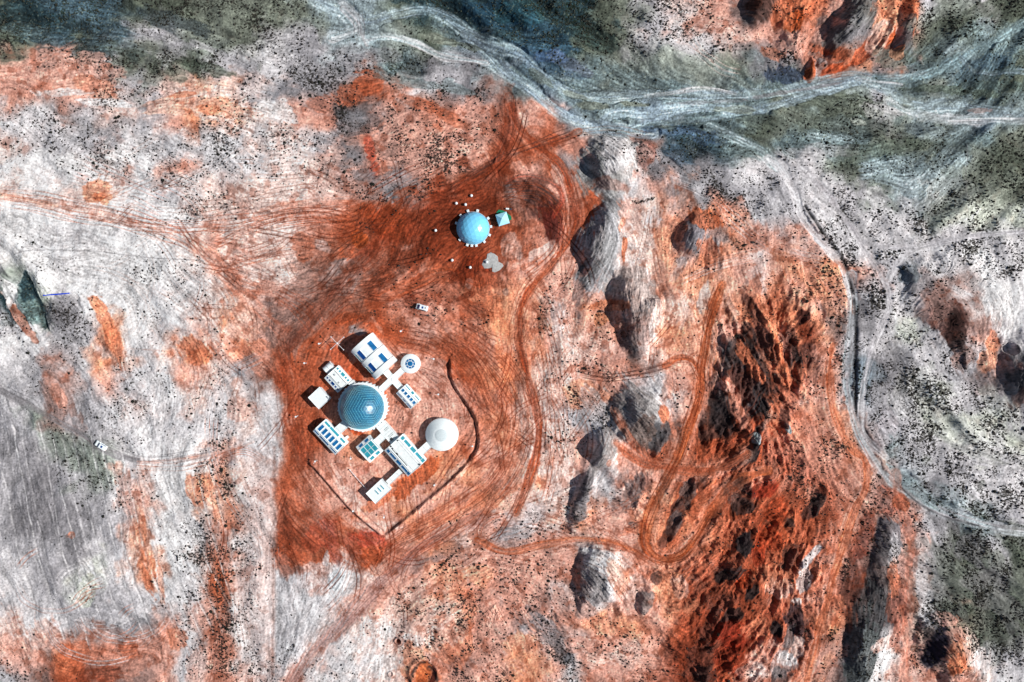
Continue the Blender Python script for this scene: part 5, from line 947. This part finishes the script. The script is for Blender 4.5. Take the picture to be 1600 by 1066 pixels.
# --- square canopy, mat under it, things beside it
t = thing('ground_mat', 787.5, 337.5, 0, math.radians(20), 'green ground mat under the square canopy', 'mat', z=gh(787, 338) + .12)
MB().add([(-2.4, 2.2, 0), (-1.1, 3.0, 0), (.6, 1.9, 0), (2.6, -1.0, 0), (2.3, -2.5, 0), (1.0, -2.2, 0), (-2.0, .3, 0), (-2.4, 2.2, .05), (-1.1, 3.0, .05), (.6, 1.9, .05), (2.6, -1.0, .05), (2.3, -2.5, .05), (1.0, -2.2, .05), (-2.0, .3, .05)],
  [(6,5,4,3,2,1,0), (7,8,9,10,11,12,13)] + [(k, (k + 1) % 7, 7 + (k + 1) % 7, 7 + k) for k in range(7)]).build('mat', GREEN, t)
t = thing('square_canopy', 785.3, 342.2, 2.6, math.radians(17), 'white and pale blue pyramid canopy tent on four legs', 'canopy'); q = 2.2; p = 2.3
MB().add([(-q, -p, 2.5), (q, -p, 2.5), (q, p, 2.5), (-q, p, 2.5), (-.25, .1, 3.9), (-q, -p, 2.25), (q, -p, 2.25), (q, p, 2.25), (-q, p, 2.25)],
  [(0, 1, 4), (1, 2, 4), (2, 3, 4), (3, 0, 4), (0, 5, 6, 1), (1, 6, 7, 2), (2, 7, 8, 3), (3, 8, 5, 0)]).build('roof_canvas', CANVAS, t)
for a in (-1, 1):
    for b_ in (-1, 1): MB().tube((a * (q - .08), b_ * (p - .08), -.2), (a * (q - .08), b_ * (p - .08), 2.5), .05).build('leg', METAL, t)
MB().box(-2.0, .0, .1, .08, 4.2, 2.2).build('side_curtain', CANVAS, t)
t = thing('utility_cart', 792.9, 326.2, .8, math.radians(-5), 'small white cart beside the canopy tent', 'cart')
MB().box(0, 0, .3, 1.25, .62, .5).build('body', WHITE, t, bevel=.05); MB().tube((-.62, 0, .5), (-1.0, 0, .9), .03).build('handle', DARK, t)
for a in (-.4, .4):
    for b_ in (-.32, .32): MB().tube((a, b_ - .04, .18), (a, b_ + .04, .18), .18, 12).build('wheel', TYRE, t)
t = thing('storage_bin', 798.4, 326.4, .6, .1, 'small purple bin next to the white cart', 'bin'); MB().box(0, 0, 0, .7, .6, .55, .9).build('body', PURPLE, t); MB().box(0, 0, .55, .68, .58, .08).build('lid', DARK, t)
# --- lamp spheres round the tent
pods = [(736.4,305.5,'northernmost'),(712.7,317.3,'northwest of the tent, left of a pair'),(727.2,319.5,'northwest of the tent, right of a pair'),(680.3,359.8,'farthest west'),(706.2,406.4,'southwest of the tent'),(734.6,418,'southernmost, on a pale spot'),(760.5,409.3,'on the grey gravel patch')]
first = None
for i, (px, py, nm) in enumerate(pods):
    if first is None:
        t = thing('sphere_lamp', px, py, 1, 0, '', 'lamp'); MB().ball((0, 0, .72), .58, 3).build('globe', WHITE, t, smooth=True); MB().lathe([(.45, -.15), (.45, .12), (.25, .25), (.2, .3)], 20).build('foot', DARK, t); first = t
    else:
        t = copy_tree(first); X, Y = P2W(px, py, 1); t.location = (X, Y, gh(*W2P(X, Y)))
    tag(t, 'white sphere on a dark foot, ' + nm, 'lamp', 'white spheres around the geodesic dome')
# --- gravel spread
m = MB(); pts = []
gp = [(762,396),(768,393),(774,396),(779,400),(780,408),(786,411),(790,416),(786,421),(780,423),(774,426),(770,424),(770,417),(764,419),(757,419),(753,413),(756,406),(761,403)]
gp = [(a - 1, b + 1) for a, b in gp]
n = len(gp); c = (770, 410); vs = []
for k, z in ((1.0, -.05), (.93, .16), (.6, .22), (.25, .25)):
    for i, (a, b_) in enumerate(gp): vs.append(((c[0] + (a - c[0]) * k - c[0]) * S, (c[1] - (c[1] + (b_ - c[1]) * k)) * S, z + .03 * math.sin(i * 2.3 + k * 9)))
fs = [(j * n + i, j * n + (i + 1) % n, (j + 1) * n + (i + 1) % n, (j + 1) * n + i) for j in range(3) for i in range(n)] + [tuple(3 * n + i for i in range(n))]
t = thing('gravel_pile', c[0], c[1], 0, 0, 'low pale grey gravel heap south of the geodesic dome tent', 'gravel'); MB().add(vs, fs).build('heap', CONC, t, smooth=True)
# --- masts and posts
t = thing('weather_mast', 526.6, 536.6, 5.0, 0, 'white X-shaped mast with four tipped arms north of the drum', 'mast')
MB().tube((0, 0, -.3), (0, 0, 5.1), .10, 8, .07).build('pole', METAL, t); MB().ball((0, 0, 5.1), .35, 2, .6).build('hub', METAL, t)
for x, y in ((516.9, 526.5), (537, 527), (516.3, 546.2), (536.6, 546.7)):
    X, Y = (x - 526.6) * S * .98, (536.6 - y) * S * .98; a_ = MB().tube((0, 0, 5.1), (X, Y, 5.0), .085, 6).build('arm', METAL, t); MB().ball((X, Y, 5.0), .24, 2).build('sensor', METAL, a_)
t = thing('truss_mast', 559.5, 749.5, .6, math.radians(-49.5), 'thin white antenna mast lying beside the slit-skylight module', 'mast'); Lm = 40 * S
m = MB()
for k in range(3): m.tube((-Lm / 2, .1 * math.cos(k * 2.09), .8 + .1 * math.sin(k * 2.09)), (Lm / 2, .1 * math.cos(k * 2.09), .8 + .1 * math.sin(k * 2.09)), .045, 5)
m.build('truss', METAL, t)
for x in (-Lm / 2, -1.7, 1.6): MB().ball((x, 0, .85), .26, 2).build('joint', METAL, t)
m = MB()
for x in (-Lm / 2, -1.7, 1.6): m.tube((x, 0, -.2), (x, 0, .8), .05)
m.build('support', METAL, t)
posts = [(498.3,537.2,.35,'left of the X-shaped mast'),(475.2,567.6,0,'at the western edge near the drum'),(462.3,651.2,.5,'west of the square pavilion'),(677.4,561,2.9,'east of the small round module'),(684.7,616.5,3.2,'on bare ground north of the shallow dome'),
 (738.2,697.7,3.0,'inside the bend of the eastern earth bank'),(678.5,758.5,.3,'beside the southeastern earth bank'),(599.7,808.7,1.5,'in the southern corner of the earth bank'),(492.5,721,-2.2,'at the western tip of the earth bank'),(626,517.7,.6,'north of the hangar'),(547.9,716.9,1.6,'south of the six-skylight module'),(551.8,798.5,0,'by the southwestern earth bank')]
first = None
for i, (px, py, a_, nm) in enumerate(posts):
    if first is None:
        t = thing('lamp_post', px, py, 2.8, a_, '', 'lamp post'); MB().tube((0, 0, -.3), (0, 0, 2.8), .055, 8, .04).build('pole', METAL, t)
        MB().lathe([(.10, 2.75), (.34, 2.78), (.36, 2.9), (.30, 2.98), (.14, 2.98), (.10, 2.9)], 18).build('lamp_ring', WHITE, t, smooth=True)
        MB().tube((.3, 0, 2.84), (1.15, 0, 2.84), .06, 6).build('arm', METAL, t); MB().lathe([(.16, -.1), (.16, .1), (.1, .12), (.08, .14)], 10).build('base', TRIM, t); first = t
    else:
        t = copy_tree(first); X, Y = P2W(px, py, 2.8); t.location = (X, Y, gh(*W2P(X, Y))); t.rotation_euler = (0, 0, a_)
    tag(t, 'thin white ring-headed lamp post ' + nm, 'lamp post', 'white ring-headed posts around the base')
t = thing('wooden_post', 667.5, 492.8, 1, 0, 'dark stout post just south of the off-road van', 'post'); MB().tube((0, 0, -.3), (0, 0, 2.2), .2, 8, .16).build('shaft', DARK, t); MB().box(0, 0, 2.15, .6, .5, .25).build('head', DARK, t)
# --- blue strip
t = thing('blue_barrier', 89.4, 460.2, 0, math.radians(4.6), 'long thin bright blue barrier on the pale western plain', 'barrier')
MB().box(0, 0, -.2, 10.4, .42, .75, .97).build('panel', BLUE, t)
for x in (-5, -2.5, 0, 2.5, 5): MB().box(x, 0, -.2, .12, .5, .8).build('post', BLUE, t)
# --- vehicles
def vehicle(name, px, py, rot, L, W, Hh, label, van=False):
    t = thing(name, px, py, Hh, rot, label, 'car'); x0 = -L / 2
    def sec(pts, wd, z=0): # side outline swept across the width
        k = len(pts); vs = [(a, -wd / 2, b) for a, b in pts] + [(a, wd / 2, b) for a, b in pts]
        return MB().add(vs, [(i, (i + 1) % k, k + (i + 1) % k, k + i) for i in range(k)] + [tuple(reversed(range(k))), tuple(range(k, 2 * k))])
    hb = Hh * .56
    sec([(x0, .35), (L / 2, .35), (L / 2 - .05, hb), (x0 + .35, hb), (x0 + .05, hb - .15)], W).build('body', WHITE, t, bevel=.09)
    c0 = x0 + (.75 if van else 1.25)
    sec([(c0, hb - .02), (L / 2 - .15, hb - .02), (L / 2 - .40, Hh - .12), (c0 + .75, Hh - .12)], W * .84).build('cabin', WHITE, t, bevel=.05)
    ws = MB().hexa([(c0 - .05, -W * .36, hb + .02), (c0 - .05, W * .36, hb + .02), (c0 + .72, W * .36, Hh - .05), (c0 + .72, -W * .36, Hh - .05), (c0 - .12, -W * .36, hb + .04), (c0 - .12, W * .36, hb + .04), (c0 + .66, W * .36, Hh - .0), (c0 + .66, -W * .36, Hh - .0)]); ws.build('windscreen', DGLASS, t)
    sd = MB()
    for b_ in (-1, 1): sd.box((c0 + L / 2) / 2 + .3, b_ * W * .425, hb + .12, L / 2 - c0 - 1.6, .05, Hh - hb - .35)
    sd.build('side_windows', DGLASS, t)
    MB().box((c0 + .85 + L / 2 - .45) / 2, 0, Hh - .14, (L / 2 - .45) - (c0 + .75), W * .84, .14).build('roof', WHITE, t, bevel=.04)
    MB().box(c0 + 1.9, 0, Hh - .01, .75, W * .42, .035).build('sunroof', DGLASS, t)
    if van:
        MB().box(c0 + 3.0, .1, Hh - .01, .4, .5, .08).build('roof_vent', DARK, t); r = MB()
        for y in (-1, 1): r.box(.35, y * W * .38, Hh + .02, L * .62, .06, .08)
        r.build('roof_rack', TRIM, t)
    for a in (x0 + .85, L / 2 - .85):
        for b_ in (-1, 1):
            wl_ = MB().tube((a, b_ * W / 2 - .13 * b_ , .34), (a, b_ * (W / 2 + .03), .34), .36, 18).build('wheel', TYRE, t); MB().tube((a, b_ * (W / 2 + .02), .34), (a, b_ * (W / 2 + .05), .34), .2, 12).build('rim', METAL, wl_)
    for b_ in (-1, 1):
        MB().box(x0 + .02, b_ * W * .36, hb - .42, .10, .35, .2).build('headlight', METAL, t); MB().box(L / 2 + .0, b_ * W * .38, hb - .35, .08, .22, .3).build('tail_light', RED, t)
        MB().box(c0 + .35, b_ * (W / 2 + .1), hb - .02, .15, .24, .2).build('wing_mirror', WHITE, t)
    return t
vehicle('offroad_van', 658.8, 480.3, math.radians(-15), 4.7, 2.1, 2.1, 'white off-road van with roof hatches on rusty ground south of the geodesic dome', True)
vehicle('parked_car', 157.3, 696.6, math.radians(-31), 4.9, 2.05, 1.75, 'white car with dark windscreen on the grey dirt road in the west')
print('objects', len(bpy.data.objects))
